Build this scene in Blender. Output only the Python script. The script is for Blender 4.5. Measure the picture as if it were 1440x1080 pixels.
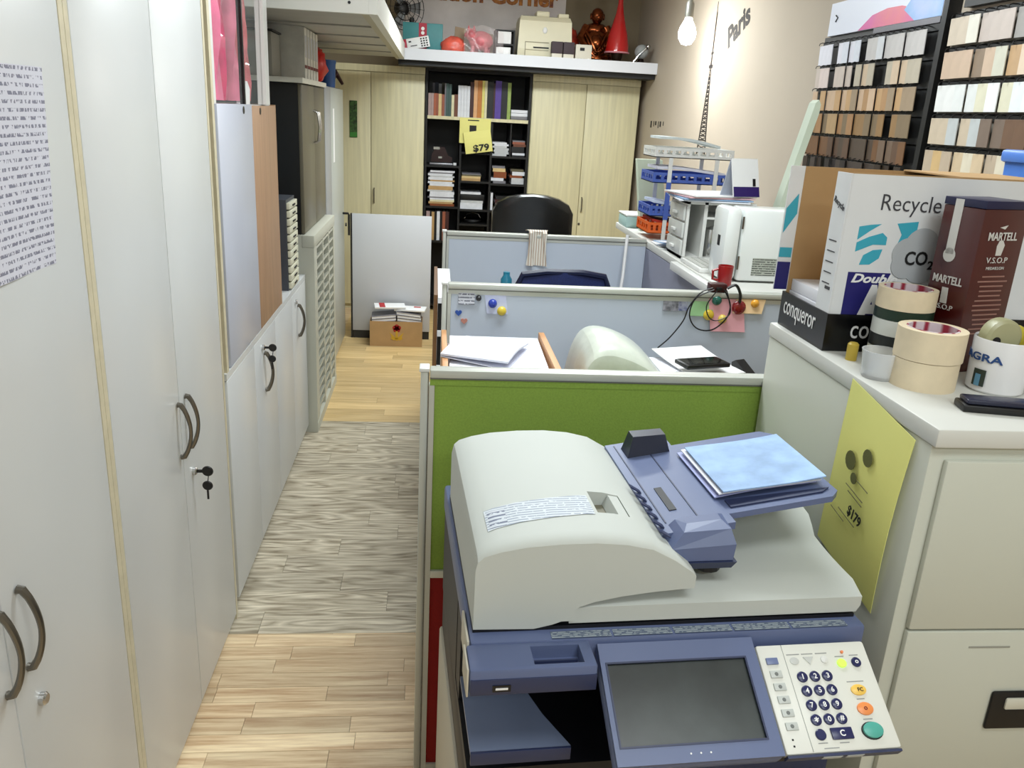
import bpy, bmesh, math, random
from mathutils import Matrix, Vector
rnd = random.Random(7)
for o in list(bpy.data.objects): bpy.data.objects.remove(o)
S = bpy.context.scene; COL = S.collection
# ------------------------------------------------------------------ camera
yaw, pit, rol, CH = 0.10526, 0.3160, -0.05506, 1.65
fw = Vector((math.sin(yaw)*math.cos(pit), math.cos(yaw)*math.cos(pit), -math.sin(pit)))
r0 = Vector((math.cos(yaw), -math.sin(yaw), 0)); d0 = fw.cross(r0)
ri = math.cos(rol)*r0 + math.sin(rol)*d0; dn = -math.sin(rol)*r0 + math.cos(rol)*d0
cd = bpy.data.cameras.new('camera'); cd.sensor_fit = 'HORIZONTAL'; cd.sensor_width = 36; cd.lens = 1162.81/1440*36
cd.clip_start = .02
cam = bpy.data.objects.new('camera', cd); COL.objects.link(cam)
up = -dn; bk = -fw
cam.matrix_world = Matrix(((ri.x, up.x, bk.x, 0), (ri.y, up.y, bk.y, 0), (ri.z, up.z, bk.z, CH), (0, 0, 0, 1)))
S.camera = cam
# ------------------------------------------------------------------ world, exposure, ceiling lamps
w = bpy.data.worlds.new('world'); S.world = w; w.use_nodes = True
w.node_tree.nodes['Background'].inputs[0].default_value = (.9, .95, 1, 1); w.node_tree.nodes['Background'].inputs[1].default_value = .15
S.view_settings.view_transform = 'Standard'; S.view_settings.look = 'None'
S.view_settings.gamma = 1; S.view_settings.use_curve_mapping = False
S.view_settings.exposure = 0.0
CEIL = 2.72
LAMPS = [(.7, -1.3, 28), (.6, .1, 15), (.5, 2.35, 37), (.55, 5.15, 58)]  # all unseen; the lamp behind the camera is added to brighten front faces
for i, (x, y, p) in enumerate(LAMPS):
    l = bpy.data.lights.new('ceiling_tube_light', 'AREA'); l.shape = 'RECTANGLE'; l.size = 1.15; l.size_y = .5; l.energy = p; l.color = (.89, .97, 1)
    lo = bpy.data.objects.new('ceiling_tube_light', l); COL.objects.link(lo); lo.location = (x, y, CEIL-.07)
# ------------------------------------------------------------------ helpers
def lin(c): return tuple(((v/255)/12.92 if v/255 <= .04045 else ((v/255+.055)/1.055)**2.4) for v in c)
MATS = {}
def mat(name, rgb, rough=.5, metal=0, noise=None, bump=0, stretch=None, alpha=None, emit=0, coat=0, rgb2=None, transm=0):
    if name in MATS: return MATS[name]
    m = bpy.data.materials.new(name); m.use_nodes = True; nt = m.node_tree; b = nt.nodes['Principled BSDF']
    c = lin(rgb); b.inputs['Base Color'].default_value = (*c, 1); b.inputs['Roughness'].default_value = rough
    b.inputs['Metallic'].default_value = metal; b.inputs['Coat Weight'].default_value = coat
    if transm: b.inputs['Transmission Weight'].default_value = transm; b.inputs['IOR'].default_value = 1.2
    if alpha is not None: b.inputs['Alpha'].default_value = alpha
    if emit: b.inputs['Emission Color'].default_value = (*c, 1); b.inputs['Emission Strength'].default_value = emit
    if noise:
        tc = nt.nodes.new('ShaderNodeTexCoord'); mp = nt.nodes.new('ShaderNodeMapping'); n = nt.nodes.new('ShaderNodeTexNoise')
        n.inputs['Scale'].default_value = noise[0]; n.inputs['Detail'].default_value = 5
        if stretch: mp.inputs['Scale'].default_value = stretch
        nt.links.new(tc.outputs['Object'], mp.inputs['Vector']); nt.links.new(mp.outputs['Vector'], n.inputs['Vector'])
        mx = nt.nodes.new('ShaderNodeMix'); mx.data_type = 'RGBA'
        c2 = lin(rgb2) if rgb2 else tuple(min(1, v*(1+noise[1])) for v in c)
        c1 = c if rgb2 else tuple(v*(1-noise[1]) for v in c)
        mx.inputs[6].default_value = (*c1, 1); mx.inputs[7].default_value = (*c2, 1)
        cr = nt.nodes.new('ShaderNodeMapRange'); cr.inputs[1].default_value = .32; cr.inputs[2].default_value = .68
        nt.links.new(n.outputs['Fac'], cr.inputs[0]); nt.links.new(cr.outputs[0], mx.inputs[0])
        nt.links.new(mx.outputs[2], b.inputs['Base Color'])
        if bump:
            bp = nt.nodes.new('ShaderNodeBump'); bp.inputs['Strength'].default_value = bump; bp.inputs['Distance'].default_value = .002
            nt.links.new(n.outputs['Fac'], bp.inputs['Height']); nt.links.new(bp.outputs[0], b.inputs['Normal'])
    MATS[name] = m; return m
def fineprint(name, paper, ink, sx, sy, axis='XZ', dens=.5):
    """paper with rows of illegible small print (flat print)"""
    m = bpy.data.materials.new(name); m.use_nodes = True; nt = m.node_tree; b = nt.nodes['Principled BSDF']; b.inputs['Roughness'].default_value = .6
    tc = nt.nodes.new('ShaderNodeTexCoord'); sp = nt.nodes.new('ShaderNodeSeparateXYZ'); nt.links.new(tc.outputs['Object'], sp.inputs[0])
    cb = nt.nodes.new('ShaderNodeCombineXYZ'); nt.links.new(sp.outputs[axis[0]], cb.inputs[0]); nt.links.new(sp.outputs[axis[1]], cb.inputs[1])
    mp = nt.nodes.new('ShaderNodeMapping'); mp.inputs['Scale'].default_value = (sx, sy, 0); nt.links.new(cb.outputs[0], mp.inputs[0])
    n = nt.nodes.new('ShaderNodeTexNoise'); n.inputs['Scale'].default_value = 1; n.inputs['Detail'].default_value = 2; nt.links.new(mp.outputs[0], n.inputs[0])
    s2 = nt.nodes.new('ShaderNodeSeparateXYZ'); nt.links.new(mp.outputs[0], s2.inputs[0])
    fr = nt.nodes.new('ShaderNodeMath'); fr.operation = 'FRACT'; nt.links.new(s2.outputs['Y'], fr.inputs[0])
    g1 = nt.nodes.new('ShaderNodeMath'); g1.operation = 'GREATER_THAN'; g1.inputs[1].default_value = .55; nt.links.new(fr.outputs[0], g1.inputs[0])
    g2 = nt.nodes.new('ShaderNodeMath'); g2.operation = 'GREATER_THAN'; g2.inputs[1].default_value = dens; nt.links.new(n.outputs['Fac'], g2.inputs[0])
    mu = nt.nodes.new('ShaderNodeMath'); mu.operation = 'MULTIPLY'; nt.links.new(g1.outputs[0], mu.inputs[0]); nt.links.new(g2.outputs[0], mu.inputs[1])
    mx = nt.nodes.new('ShaderNodeMix'); mx.data_type = 'RGBA'; mx.inputs[6].default_value = (*lin(paper), 1); mx.inputs[7].default_value = (*lin(ink), 1)
    nt.links.new(mu.outputs[0], mx.inputs[0]); nt.links.new(mx.outputs[2], b.inputs['Base Color']); return m
class MB:
    def __init__(s): s.bm = bmesh.new()
    def _t(s, vs, M):
        if M is not None:
            for v in vs: v.co = M @ v.co
    def box(s, x0, x1, y0, y1, z0, z1, bev=0, M=None, seg=2):
        vs = [s.bm.verts.new((x, y, z)) for x in (x0, x1) for y in (y0, y1) for z in (z0, z1)]
        fs = [s.bm.faces.new([vs[i] for i in f]) for f in ((0, 1, 3, 2), (4, 6, 7, 5), (0, 4, 5, 1), (2, 3, 7, 6), (0, 2, 6, 4), (1, 5, 7, 3))]
        if bev:
            es = list({e for f in fs for e in f.edges})
            r = bmesh.ops.bevel(s.bm, geom=es, offset=bev, segments=seg, profile=.5, affect='EDGES')
            vs = list({v for f in r['faces'] for v in f.verts} | {v for v in vs if v.is_valid})
        s._t(vs, M); return s
    def prism(s, pts, ax, a0, a1, M=None):
        def P(p, a): return {'x': (a, p[0], p[1]), 'y': (p[0], a, p[1]), 'z': (p[0], p[1], a)}[ax]
        A = [s.bm.verts.new(P(p, a0)) for p in pts]; B = [s.bm.verts.new(P(p, a1)) for p in pts]; n = len(pts)
        s.bm.faces.new(A); s.bm.faces.new(B[::-1])
        for i in range(n): s.bm.faces.new((A[i], B[i], B[(i+1) % n], A[(i+1) % n]))
        s._t(A+B, M); return s
    def loft(s, rings, cap=True, close=True, M=None):
        R = [[s.bm.verts.new(p) for p in r] for r in rings]; n = len(R[0])
        for a, b in zip(R, R[1:]):
            for i in range(n if close else n-1): s.bm.faces.new((a[i], a[(i+1) % n], b[(i+1) % n], b[i]))
        if cap: s.bm.faces.new(R[0][::-1]); s.bm.faces.new(R[-1])
        s._t([v for r in R for v in r], M); return s
    def tube(s, path, r, seg=8, closed=False, M=None, rz=None):
        P = [Vector(p) for p in path]; n = len(P); rings = []; prev = None
        for i in range(n):
            t = (P[(i+1) % n]-P[i-1]) if closed or 0 < i < n-1 else (P[1]-P[0] if i == 0 else P[-1]-P[-2]); t.normalize()
            if prev is None:
                a = t.orthogonal().normalized()
            else:
                a = (prev - t*prev.dot(t)).normalized()
            prev = a; b = t.cross(a); rr = r[i] if isinstance(r, (list, tuple)) else r
            rings.append([P[i]+rr*(math.cos(k*2*math.pi/seg)*a+math.sin(k*2*math.pi/seg)*b) for k in range(seg)])
        if closed: rings.append(rings[0]); s.loft(rings, cap=False, M=M)
        else: s.loft(rings, M=M)
        return s
    def lathe(s, prof, seg=24, c=(0, 0, 0), M=None):
        rings = [[(c[0]+r*math.cos(k*2*math.pi/seg), c[1]+r*math.sin(k*2*math.pi/seg), c[2]+z) for k in range(seg)] for r, z in prof]
        return s.loft(rings, M=M)
    def sphere(s, c, r, sc=(1, 1, 1), u=14, v=9, M=None):
        pr = [(max(1e-4, r*math.sin(math.pi*i/v)), -r*math.cos(math.pi*i/v)) for i in range(v+1)]
        rings = [[(c[0]+sc[0]*a*math.cos(k*2*math.pi/u), c[1]+sc[1]*a*math.sin(k*2*math.pi/u), c[2]+sc[2]*z) for k in range(u)] for a, z in pr]
        return s.loft(rings, M=M)
    def sheet(s, f, nu, nv, th=.0006, M=None):
        """thin solid following f(u,v) -> (x,y,z), thickness along normal"""
        P = [[Vector(f(i/nu, j/nv)) for j in range(nv+1)] for i in range(nu+1)]
        def N(i, j):
            a = P[min(i+1, nu)][j]-P[max(i-1, 0)][j]; b = P[i][min(j+1, nv)]-P[i][max(j-1, 0)]; q = a.cross(b); return q.normalized() if q.length > 1e-9 else Vector((0, 0, 1))
        T = [[s.bm.verts.new(P[i][j]+N(i, j)*th) for j in range(nv+1)] for i in range(nu+1)]
        B = [[s.bm.verts.new(P[i][j]) for j in range(nv+1)] for i in range(nu+1)]
        for i in range(nu):
            for j in range(nv):
                s.bm.faces.new((T[i][j], T[i+1][j], T[i+1][j+1], T[i][j+1])); s.bm.faces.new((B[i][j], B[i][j+1], B[i+1][j+1], B[i+1][j]))
        for i in range(nu):
            s.bm.faces.new((T[i][0], B[i][0], B[i+1][0], T[i+1][0])); s.bm.faces.new((T[i][nv], T[i+1][nv], B[i+1][nv], B[i][nv]))
        for j in range(nv):
            s.bm.faces.new((T[0][j], T[0][j+1], B[0][j+1], B[0][j])); s.bm.faces.new((T[nu][j], B[nu][j], B[nu][j+1], T[nu][j+1]))
        s._t([v for r in T+B for v in r], M); return s
    def build(s, name, m, parent=None, smooth=False, rot=None, loc=None):
        bmesh.ops.recalc_face_normals(s.bm, faces=s.bm.faces)
        me = bpy.data.meshes.new(name); s.bm.to_mesh(me); s.bm.free()
        if smooth:
            for p in me.polygons: p.use_smooth = True
            me.set_sharp_from_angle(angle=math.radians(38))
        me.materials.append(m); o = bpy.data.objects.new(name, me); COL.objects.link(o); o.parent = parent
        if loc: o.location = loc
        if rot: o.rotation_euler = rot
        return o
def tag(o, label, cat, group=None):
    o['label'] = label; o['category'] = cat
    if group: o['group'] = group
    return o
def thing(name, label, cat, loc=(0, 0, 0), rz=0, group=None):
    o = bpy.data.objects.new(name, None); COL.objects.link(o); o.empty_display_size = .05
    o.location = loc; o.rotation_euler = (0, 0, math.radians(rz)); return tag(o, label, cat, group)
def struct(o): o['kind'] = 'structure'; return o
def bx(name, m, parent, x0, x1, y0, y1, z0, z1, bev=0, M=None): return MB().box(x0, x1, y0, y1, z0, z1, bev, M).build(name, m, parent, smooth=bev > 0)
def copytree(o, loc, rz=None, label=None, parent=None):
    c = o.copy(); COL.objects.link(c)
    if parent is None: c.location = loc
    if rz is not None: c.rotation_euler = (0, 0, math.radians(rz))
    if label: c['label'] = label
    if parent: c.parent = parent
    for ch in o.children: copytree(ch, None, parent=c)
    return c
def frame(o, xd, yd):
    x = Vector(xd).normalized(); y = Vector(yd); y = (y-x*y.dot(x)).normalized(); z = x.cross(y)
    return Matrix(((x.x, y.x, z.x, o[0]), (x.y, y.y, z.y, o[1]), (x.z, y.z, z.z, o[2]), (0, 0, 0, 1)))
def text(s, m, parent, o, xd, yd, w=None, h=None, th=.0008, name='lettering', shear=0, align='CENTER', bold=0):
    """raised lettering; o = centre of the word, fitted to width w (and height h)"""
    cu = bpy.data.curves.new('t', 'FONT'); cu.body = s; cu.extrude = .5; cu.shear = shear; cu.resolution_u = 3; cu.offset = bold
    ob = bpy.data.objects.new('t', cu); COL.objects.link(ob)
    me = bpy.data.meshes.new_from_object(ob.evaluated_get(bpy.context.evaluated_depsgraph_get()))
    bpy.data.objects.remove(ob); bpy.data.curves.remove(cu)
    xs = [v.co.x for v in me.vertices]; ys = [v.co.y for v in me.vertices]
    cx, cy = (min(xs)+max(xs))/2, (min(ys)+max(ys))/2; sx = w/(max(xs)-min(xs)) if w else None; sy = h/(max(ys)-min(ys)) if h else sx
    if sx is None: sx = sy
    F = frame(o, xd, yd)
    for v in me.vertices: v.co = F @ Vector(((v.co.x-cx)*sx, (v.co.y-cy)*sy, (v.co.z+.5)*th))
    me.materials.clear(); me.materials.append(m); me.name = name
    r = bpy.data.objects.new(name, me); COL.objects.link(r); r.parent = parent; return r
def cut(o, cutter):
    md = o.modifiers.new('b', 'BOOLEAN'); md.operation = 'DIFFERENCE'; md.object = cutter; md.solver = 'EXACT'
    me = bpy.data.meshes.new_from_object(o.evaluated_get(bpy.context.evaluated_depsgraph_get()))
    o.modifiers.clear(); me.name = o.data.name; o.data = me; bpy.data.objects.remove(cutter)
NTH = ['lowest', 'second lowest', 'third from the bottom', 'fourth from the bottom', 'fifth from the bottom', 'sixth from the bottom', 'seventh from the bottom', 'eighth from the bottom', 'ninth from the bottom', 'tenth from the bottom']+[w_+' from the bottom' for w_ in ('eleventh', 'twelfth', 'thirteenth', 'fourteenth', 'fifteenth', 'sixteenth', 'seventeenth', 'eighteenth')]
def ease(a, b, x): t = max(0, min(1, (x-a)/(b-a))); return t*t*(3-2*t)
def interp(T, x):
    for (a, p), (b, q) in zip(T, T[1:]):
        if x <= b: return p+(q-p)*(max(x, a)-a)/(b-a)
    return T[-1][1]
# ------------------------------------------------------------------ materials
cabW = mat('cabinet_white', (212, 214, 214), .32, noise=(3, .02))
cream = mat('cream_edge', (208, 198, 170), .5, noise=(30, .06))
plinth = mat('plinth_dark', (40, 38, 36), .6)
steel = mat('brushed_nickel', (120, 116, 108), .3, .9)
chrome = mat('chrome', (200, 200, 200), .15, 1)
blackP = mat('black_plastic', (14, 14, 16), .4)
blackM = mat('black_melamine', (7, 7, 7), .5)
whiteP = mat('white_plastic', (222, 222, 218), .35)
paper = mat('paper', (232, 233, 240), .8, noise=(12, .02))
alu = mat('partition_rail', (196, 198, 190), .35, .25, noise=(4, .03))
aluD = mat('partition_rail_groove', (118, 118, 112), .4, .4)
board = mat('partition_board', (190, 199, 212), .4, noise=(2, .02))
greenF = mat('green_fabric', (134, 162, 66), .85, noise=(240, .07), bump=.2)
redF = mat('red_fabric', (140, 14, 10), .85, noise=(240, .08), bump=.2)
maple = mat('maple_veneer', (214, 206, 168), .45, noise=(6, .09), stretch=(7, 7, .35))
wood = mat('beech_board', (176, 140, 110), .5, noise=(8, .1), stretch=(8, 8, .5))
orangeW = mat('orange_beech', (206, 152, 104), .5, noise=(8, .08), stretch=(8, .6, 8))
offW = mat('office_grey_steel', (198, 200, 188), .4, noise=(2, .015))
card = mat('cardboard', (176, 142, 98), .8, noise=(14, .05))
inkK = mat('ink_black', (14, 14, 16), .6)
white = mat('print_white', (236, 236, 236), .55)
glass = mat('clear_glass', (236, 245, 245), .05, alpha=.05)
# ------------------------------------------------------------------ room shell
wallR = mat('taupe_wall', (188, 175, 158), .8, noise=(1.4, .04), bump=.02)
wallB = mat('brown_wall', (146, 132, 108), .8, noise=(2, .04))
wallL = mat('plain_wall', (205, 203, 196), .8, noise=(2, .02))
ceilM = mat('ceiling_paint', (225, 225, 222), .85, noise=(3, .02))
X0, X1, Y0, Y1 = -1.10, 1.70, -2.2, 7.45
struct(bx('wall_left', wallL, None, X0-.1, X0, Y0-.1, Y1+.1, 0, CEIL))
wall_right = struct(bx('wall_right', wallR, None, X1, X1+.1, Y0-.1, Y1+.1, 0, CEIL))
struct(bx('wall_back', wallB, None, X0, X1, Y1, Y1+.1, 0, CEIL))
struct(bx('wall_front', wallL, None, X0, X1, Y0-.1, Y0, 0, CEIL))
struct(bx('ceiling', ceilM, None, X0-.1, X1+.1, Y0-.1, Y1+.1, CEIL, CEIL+.1))
for i, (x, y, p) in enumerate(LAMPS):
    t = thing('ceiling_light', 'flat rectangular ceiling light panel with white frame, out of view overhead', 'light', (x, y, CEIL), 0, 'ceiling light panels')
    m = MB(); m.box(-.64, -.6, -.31, .31, -.06, 0); m.box(.6, .64, -.31, .31, -.06, 0); m.box(-.6, .6, -.31, -.27, -.06, 0); m.box(-.6, .6, .27, .31, -.06, 0)
    m.build('frame', whiteP, t); bx('diffuser', mat('lamp_diffuser', (255, 253, 245), .5, emit=1.5), t, -.6, .6, -.27, .27, -.045, -.005)
# floor : planks are pieces of the floor
def plank_mat(name, rgb, rgb2, sc, ring=False, vlo=.8, vhi=1.14):
    m = bpy.data.materials.new(name); m.use_nodes = True; nt = m.node_tree; b = nt.nodes['Principled BSDF']; b.inputs['Roughness'].default_value = .38
    oi = nt.nodes.new('ShaderNodeObjectInfo'); tc = nt.nodes.new('ShaderNodeTexCoord'); va = nt.nodes.new('ShaderNodeVectorMath'); va.operation = 'ADD'
    rv = nt.nodes.new('ShaderNodeVectorMath'); rv.operation = 'SCALE'; rv.inputs[0].default_value = (7.3, 3.1, 5.7)
    nt.links.new(oi.outputs['Random'], rv.inputs['Scale']); nt.links.new(tc.outputs['Object'], va.inputs[0]); nt.links.new(rv.outputs[0], va.inputs[1])
    mp = nt.nodes.new('ShaderNodeMapping'); mp.inputs['Scale'].default_value = sc; nt.links.new(va.outputs[0], mp.inputs[0])
    n = nt.nodes.new('ShaderNodeTexNoise'); n.inputs['Scale'].default_value = 1; n.inputs['Detail'].default_value = 6; n.inputs['Roughness'].default_value = .62; nt.links.new(mp.outputs[0], n.inputs[0])
    fac = n.outputs['Fac']
    if ring:   # cathedral grain
        mu = nt.nodes.new('ShaderNodeMath'); mu.operation = 'MULTIPLY'; mu.inputs[1].default_value = 9
        n2 = nt.nodes.new('ShaderNodeTexNoise'); n2.inputs['Scale'].default_value = 1; n2.inputs['Detail'].default_value = 1
        mp2 = nt.nodes.new('ShaderNodeMapping'); mp2.inputs['Scale'].default_value = (2.2, 13, 1); nt.links.new(va.outputs[0], mp2.inputs[0]); nt.links.new(mp2.outputs[0], n2.inputs[0])
        nt.links.new(n2.outputs['Fac'], mu.inputs[0]); fr = nt.nodes.new('ShaderNodeMath'); fr.operation = 'PINGPONG'; fr.inputs[1].default_value = .5; nt.links.new(mu.outputs[0], fr.inputs[0])
        av = nt.nodes.new('ShaderNodeMath'); av.operation = 'MULTIPLY_ADD'; av.inputs[1].default_value = .42; nt.links.new(fr.outputs[0], av.inputs[0])
        sc2 = nt.nodes.new('ShaderNodeMath'); sc2.operation = 'MULTIPLY'; sc2.inputs[1].default_value = .78; nt.links.new(fac, sc2.inputs[0]); nt.links.new(sc2.outputs[0], av.inputs[2]); fac = av.outputs[0]
    cr = nt.nodes.new('ShaderNodeMapRange'); cr.inputs[1].default_value = .3; cr.inputs[2].default_value = .7; nt.links.new(fac, cr.inputs[0])
    mx = nt.nodes.new('ShaderNodeMix'); mx.data_type = 'RGBA'; mx.inputs[6].default_value = (*lin(rgb), 1); mx.inputs[7].default_value = (*lin(rgb2), 1); nt.links.new(cr.outputs[0], mx.inputs[0])
    hs = nt.nodes.new('ShaderNodeHueSaturation'); v = nt.nodes.new('ShaderNodeMapRange'); v.inputs[3].default_value = vlo; v.inputs[4].default_value = vhi
    nt.links.new(oi.outputs['Random'], v.inputs[0]); nt.links.new(v.outputs[0], hs.inputs['Value']); nt.links.new(mx.outputs[2], hs.inputs['Color'])
    nt.links.new(hs.outputs[0], b.inputs['Base Color']); return m
pl_warm = plank_mat('laminate_strip', (184, 146, 106), (252, 230, 190), (3, 45, 1), False, .74, 1.1)
pl_grey = plank_mat('grey_oak_plank', (132, 119, 96), (226, 215, 192), (5, 70, 1), True, .86, 1.08)
pl_tan = plank_mat('tan_plank', (190, 160, 108), (222, 194, 142), (3, 40, 1))
subf = mat('floor_joint', (96, 82, 66), .7, noise=(5, .1))
floor = struct(bx('floor', subf, None, X0-.1, X1+.1, Y0-.1, Y1+.1, -.1, -.004))
def planks(y0, y1, wd, lmin, lmax, m, xa=-.66, xb=.14):
    y = y0
    while y < y1-.001:
        x = xa-rnd.uniform(0, lmax*.6)
        while x < xb:
            L = rnd.uniform(lmin, lmax); e = min(x+L, xb+.02)
            if e > xa+.01 and e-max(x, xa) > .02: bx('plank', m, floor, max(x, xa)+.0006, e-.0006, y+.0006, min(y+wd, y1)-.0006, -.004, rnd.uniform(-.0003, 0))
            x = e if e < xb else xb+1
        y += wd
planks(.6, 2.36, .065, .22, .5, pl_warm); planks(2.36, 4.3, .125, .5, .9, pl_grey); planks(4.3, 6.06, .1, .5, .9, pl_tan)
# plain field of the same boards under the furniture, one piece per room part
for (a, b_, c, d, m) in ((X0, -.66, Y0, 7.45, pl_warm), (.16, X1, Y0, 2.36, pl_warm), (.16, X1, 2.36, 7.45, pl_tan), (-.66, .16, Y0, .6, pl_warm), (-.66, .16, 6.06, 7.45, pl_tan)):
    bx('plank_field', m, floor, a, b_, c, d, -.004, -.0005)
struct(bx('baseboard_right', wallL, None, X1-.012, X1, Y0, Y1, 0, .07)); struct(bx('baseboard_back', wallL, None, X0, X1-.012, Y1-.012, Y1, 0, .07))
# wall decals (flat prints on the right-hand wall)
decal = mat('decal_dark', (44, 40, 38), .7)
text('Paris', decal, wall_right, (X1, 4.95, 2.19), (0, -.335, .125), (0, .09, .335), w=.34, h=.125, th=.0015, bold=.035)
m = MB()
def eif(z): return .008+.075*max(0, (2.03-z)/.55)**1.5 if z < 2.03 else .006
for s in (-1, 1):
    m.sheet(lambda u, v: (X1-.0015, 5.37+s*(eif(1.45+.85*u))-.008+.016*v*min(1, 1.3-u), 1.45+.85*u), 14, 1, .001)
for k in range(22):
    z = 1.47+k*.026; e = eif(z); m.box(X1-.0016, X1, 5.37-e, 5.37+e, z, z+.006)
    e2 = eif(z+.02)
    if e > .014: m.tube([(X1-.001, 5.37-e, z), (X1-.001, 5.37+e2, z+.022)], .002, 4); m.tube([(X1-.001, 5.37+e, z), (X1-.001, 5.37-e2, z+.022)], .002, 4)
m.box(X1-.0016, X1, 5.33, 5.41, 1.98, 2.0); m.box(X1-.0016, X1, 5.345, 5.395, 2.06, 2.075); m.box(X1-.0016, X1, 5.366, 5.374, 2.05, 2.36)
m.build('tower_decal', decal, wall_right)
m = MB()
for k in range(6): m.box(X1-.0012, X1, 6.35+k*.07, 6.37+k*.07+.02*(k % 2), 1.62-.01*(k % 3), 1.65)
m.build('skyline_decal', decal, wall_right)
# ------------------------------------------------------------------ left wall: tall cabinets
XF = -.62
def bow(m, y, z0, z1, out=.034, bulge=.0, r=.006):
    h = z1-z0; N = 14
    m.tube([(XF+.002, y, z0), (XF+.010, y, z0+.001)]+[(XF+.012+(out-.012)*math.sin(math.pi*k/N)**.8, y, z0+.004+(h-.008)*k/N) for k in range(1, N)]+[(XF+.010, y, z1-.001), (XF+.002, y, z1)], [r*1.5, r*1.4]+[r*(1+.25*abs(2*k/N-1)) for k in range(1, N)]+[r*1.4, r*1.5], 8); return
    m.tube([(XF+.002, y, z0), (XF+.014, y, z0+.004), (XF+out*.75, y, z0+h*.2), (XF+out, y, z0+h*.5), (XF+out*.75, y, z1-h*.2), (XF+.014, y, z1-.004), (XF+.002, y, z1)], [r*1.3, r*1.2, r, r*.95, r, r*1.2, r*1.3], 8)
def lock(par, y, z, key):
    o = MB().lathe([(.011, 0), (.011, .008), (.008, .011), (.0001, .011)], 16, M=Matrix.Translation((XF, y, z)) @ Matrix.Rotation(math.pi/2, 4, 'Y')).build('lock', chrome, par, True)
    if key:
        k = MB(); k.box(XF+.009, XF+.03, y-.002, y+.002, z-.004, z+.004); k.lathe([(.013, -.003), (.015, 0), (.013, .003)], 16, M=Matrix.Translation((XF+.038, y, z)) @ Matrix.Rotation(math.pi/2, 4, 'X'))
        k.tube([(XF+.04, y, z-.01), (XF+.036, y+.004, z-.03)], .0014, 6)
        k.lathe([(.012, -.003), (.014, 0), (.012, .003)], 16, M=Matrix.Translation((XF+.034, y+.006, z-.045)) @ Matrix.Rotation(math.pi/2, 4, 'X'))
        k.box(XF+.031, XF+.036, y+.005, y+.008, z-.085, z-.058); k.build('key', blackP, o, True)
def tall(y0, y1, label, key):
    t = thing('tall_cabinet', label, 'cabinet', (0, 0, 0))
    m = MB(); m.box(X0+.01, XF-.022, y0+.004, y1-.004, .06, 2.25); m.build('carcass', cabW, t)
    for a in (y0, y1-.020): bx('side_panel', cream, t, X0+.01, XF, a+.001, a+.019, 0, 2.25)
    bx('plinth', plinth, t, X0+.02, XF-.04, y0+.02, y1-.02, 0, .06)
    mid = (y0+y1)/2
    for i, (a, b_) in enumerate(((y0+.022, mid-.002), (mid+.002, y1-.022))):
        d = bx('door', cabW, t, XF-.02, XF, a, b_, .022, 2.2, .0015)
        h = MB(); hy = mid-.022 if i == 0 else mid+.045
        bow(h, hy, .782, .922, .03, r=.0048); h.build('handle', steel, d, True)
        if i == 1: lock(d, mid+.07, .702, key)
    bx('top_rail', cream, t, X0+.01, XF, y0+.02, y1-.02, 2.2, 2.25)
    return t
tall(.665, 1.562, 'tall white double-door cabinet with a printed notice taped on its door', False)
tall(1.562, 2.462, 'tall white double-door cabinet with keys hanging from its lock', True)
n = MB(); n.sheet(lambda u, v: (XF+.001+.004*math.sin(6*u+3*v)*.4+.003*u*v, 1.18+.245*u+.02*v*u, 1.375+.305*v), 10, 12, .0006)
tag(n.build('notice_sheet', fineprint('notice_print', (214, 214, 226), (128, 128, 146), 170, 84, 'YZ', .5), None, True), 'printed notice in a clear sleeve taped to a tall cabinet door', 'paper')
# ------------------------------------------------------------------ low cabinets
def low(y0, y1, label, hs, lk):
    t = thing('low_cabinet', label, 'cabinet')
    bx('carcass', cabW, t, X0+.01, XF-.02, y0+.002, y1-.002, .05, .82); bx('plinth', plinth, t, X0+.02, XF-.03, y0+.01, y1-.01, 0, .05)
    bx('top', cabW, t, X0+.01, XF, y0, y1, .82, .842)
    mid = (y0+y1)/2
    for i, (a, b_) in enumerate(((y0+.003, mid-.002), (mid+.002, y1-.003))):
        d = bx('door', cabW, t, XF-.018, XF, a, b_, .05, .817, .0015)
        if hs[i] is not None:
            h = MB(); bow(h, hs[i], .6, .745, .03); h.build('handle', steel, d, True)
        if i in lk: lock(d, lk[i][0], .775, lk[i][1])
    return t
low(2.49, 3.302, 'low white cabinet with a key left in its door, under display unit', (None, 3.06), {1: (3.03, True)})
low(3.302, 4.118, 'low white cabinet beside the louvred unit', (None, 3.86), {1: (3.80, False)})
# display unit standing on the low cabinets
t = thing('display_cabinet', 'glazed display unit with one white and one wooden lower door', 'cabinet', (0, 0, .842))
H = .79; ZT = 1.44
bx('side_panel', cream, t, X0+.01, XF, 2.50, 2.525, 0, ZT); bx('side_panel', wood, t, X0+.01, XF-.001, 3.455, 3.478, 0, H)
bx('back_panel', cabW, t, X0+.01, X0+.02, 2.525, 3.36, 0, ZT); bx('shelf', cabW, t, X0+.02, XF-.02, 2.525, 3.455, H-.02, H-.001)
d = bx('door', mat('door_white', (196, 200, 214), .3), t, XF-.018, XF, 2.555, 3.03, .003, H, .001)
MB().lathe([(.012, 0), (.012, .002), (.0001, .002)], 14, M=Matrix.Translation((XF-.0005, 2.9, H-.018)) @ Matrix.Rotation(math.pi/2, 4, 'Y')).build('finger_hole', blackP, d)
d = bx('door', wood, t, XF-.018, XF, 3.034, 3.455, .003, H-.004, .001)
MB().lathe([(.012, 0), (.012, .002), (.0001, .002)], 14, M=Matrix.Translation((XF-.0005, 3.17, H-.022)) @ Matrix.Rotation(math.pi/2, 4, 'Y')).build('finger_hole', blackP, d)
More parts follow.
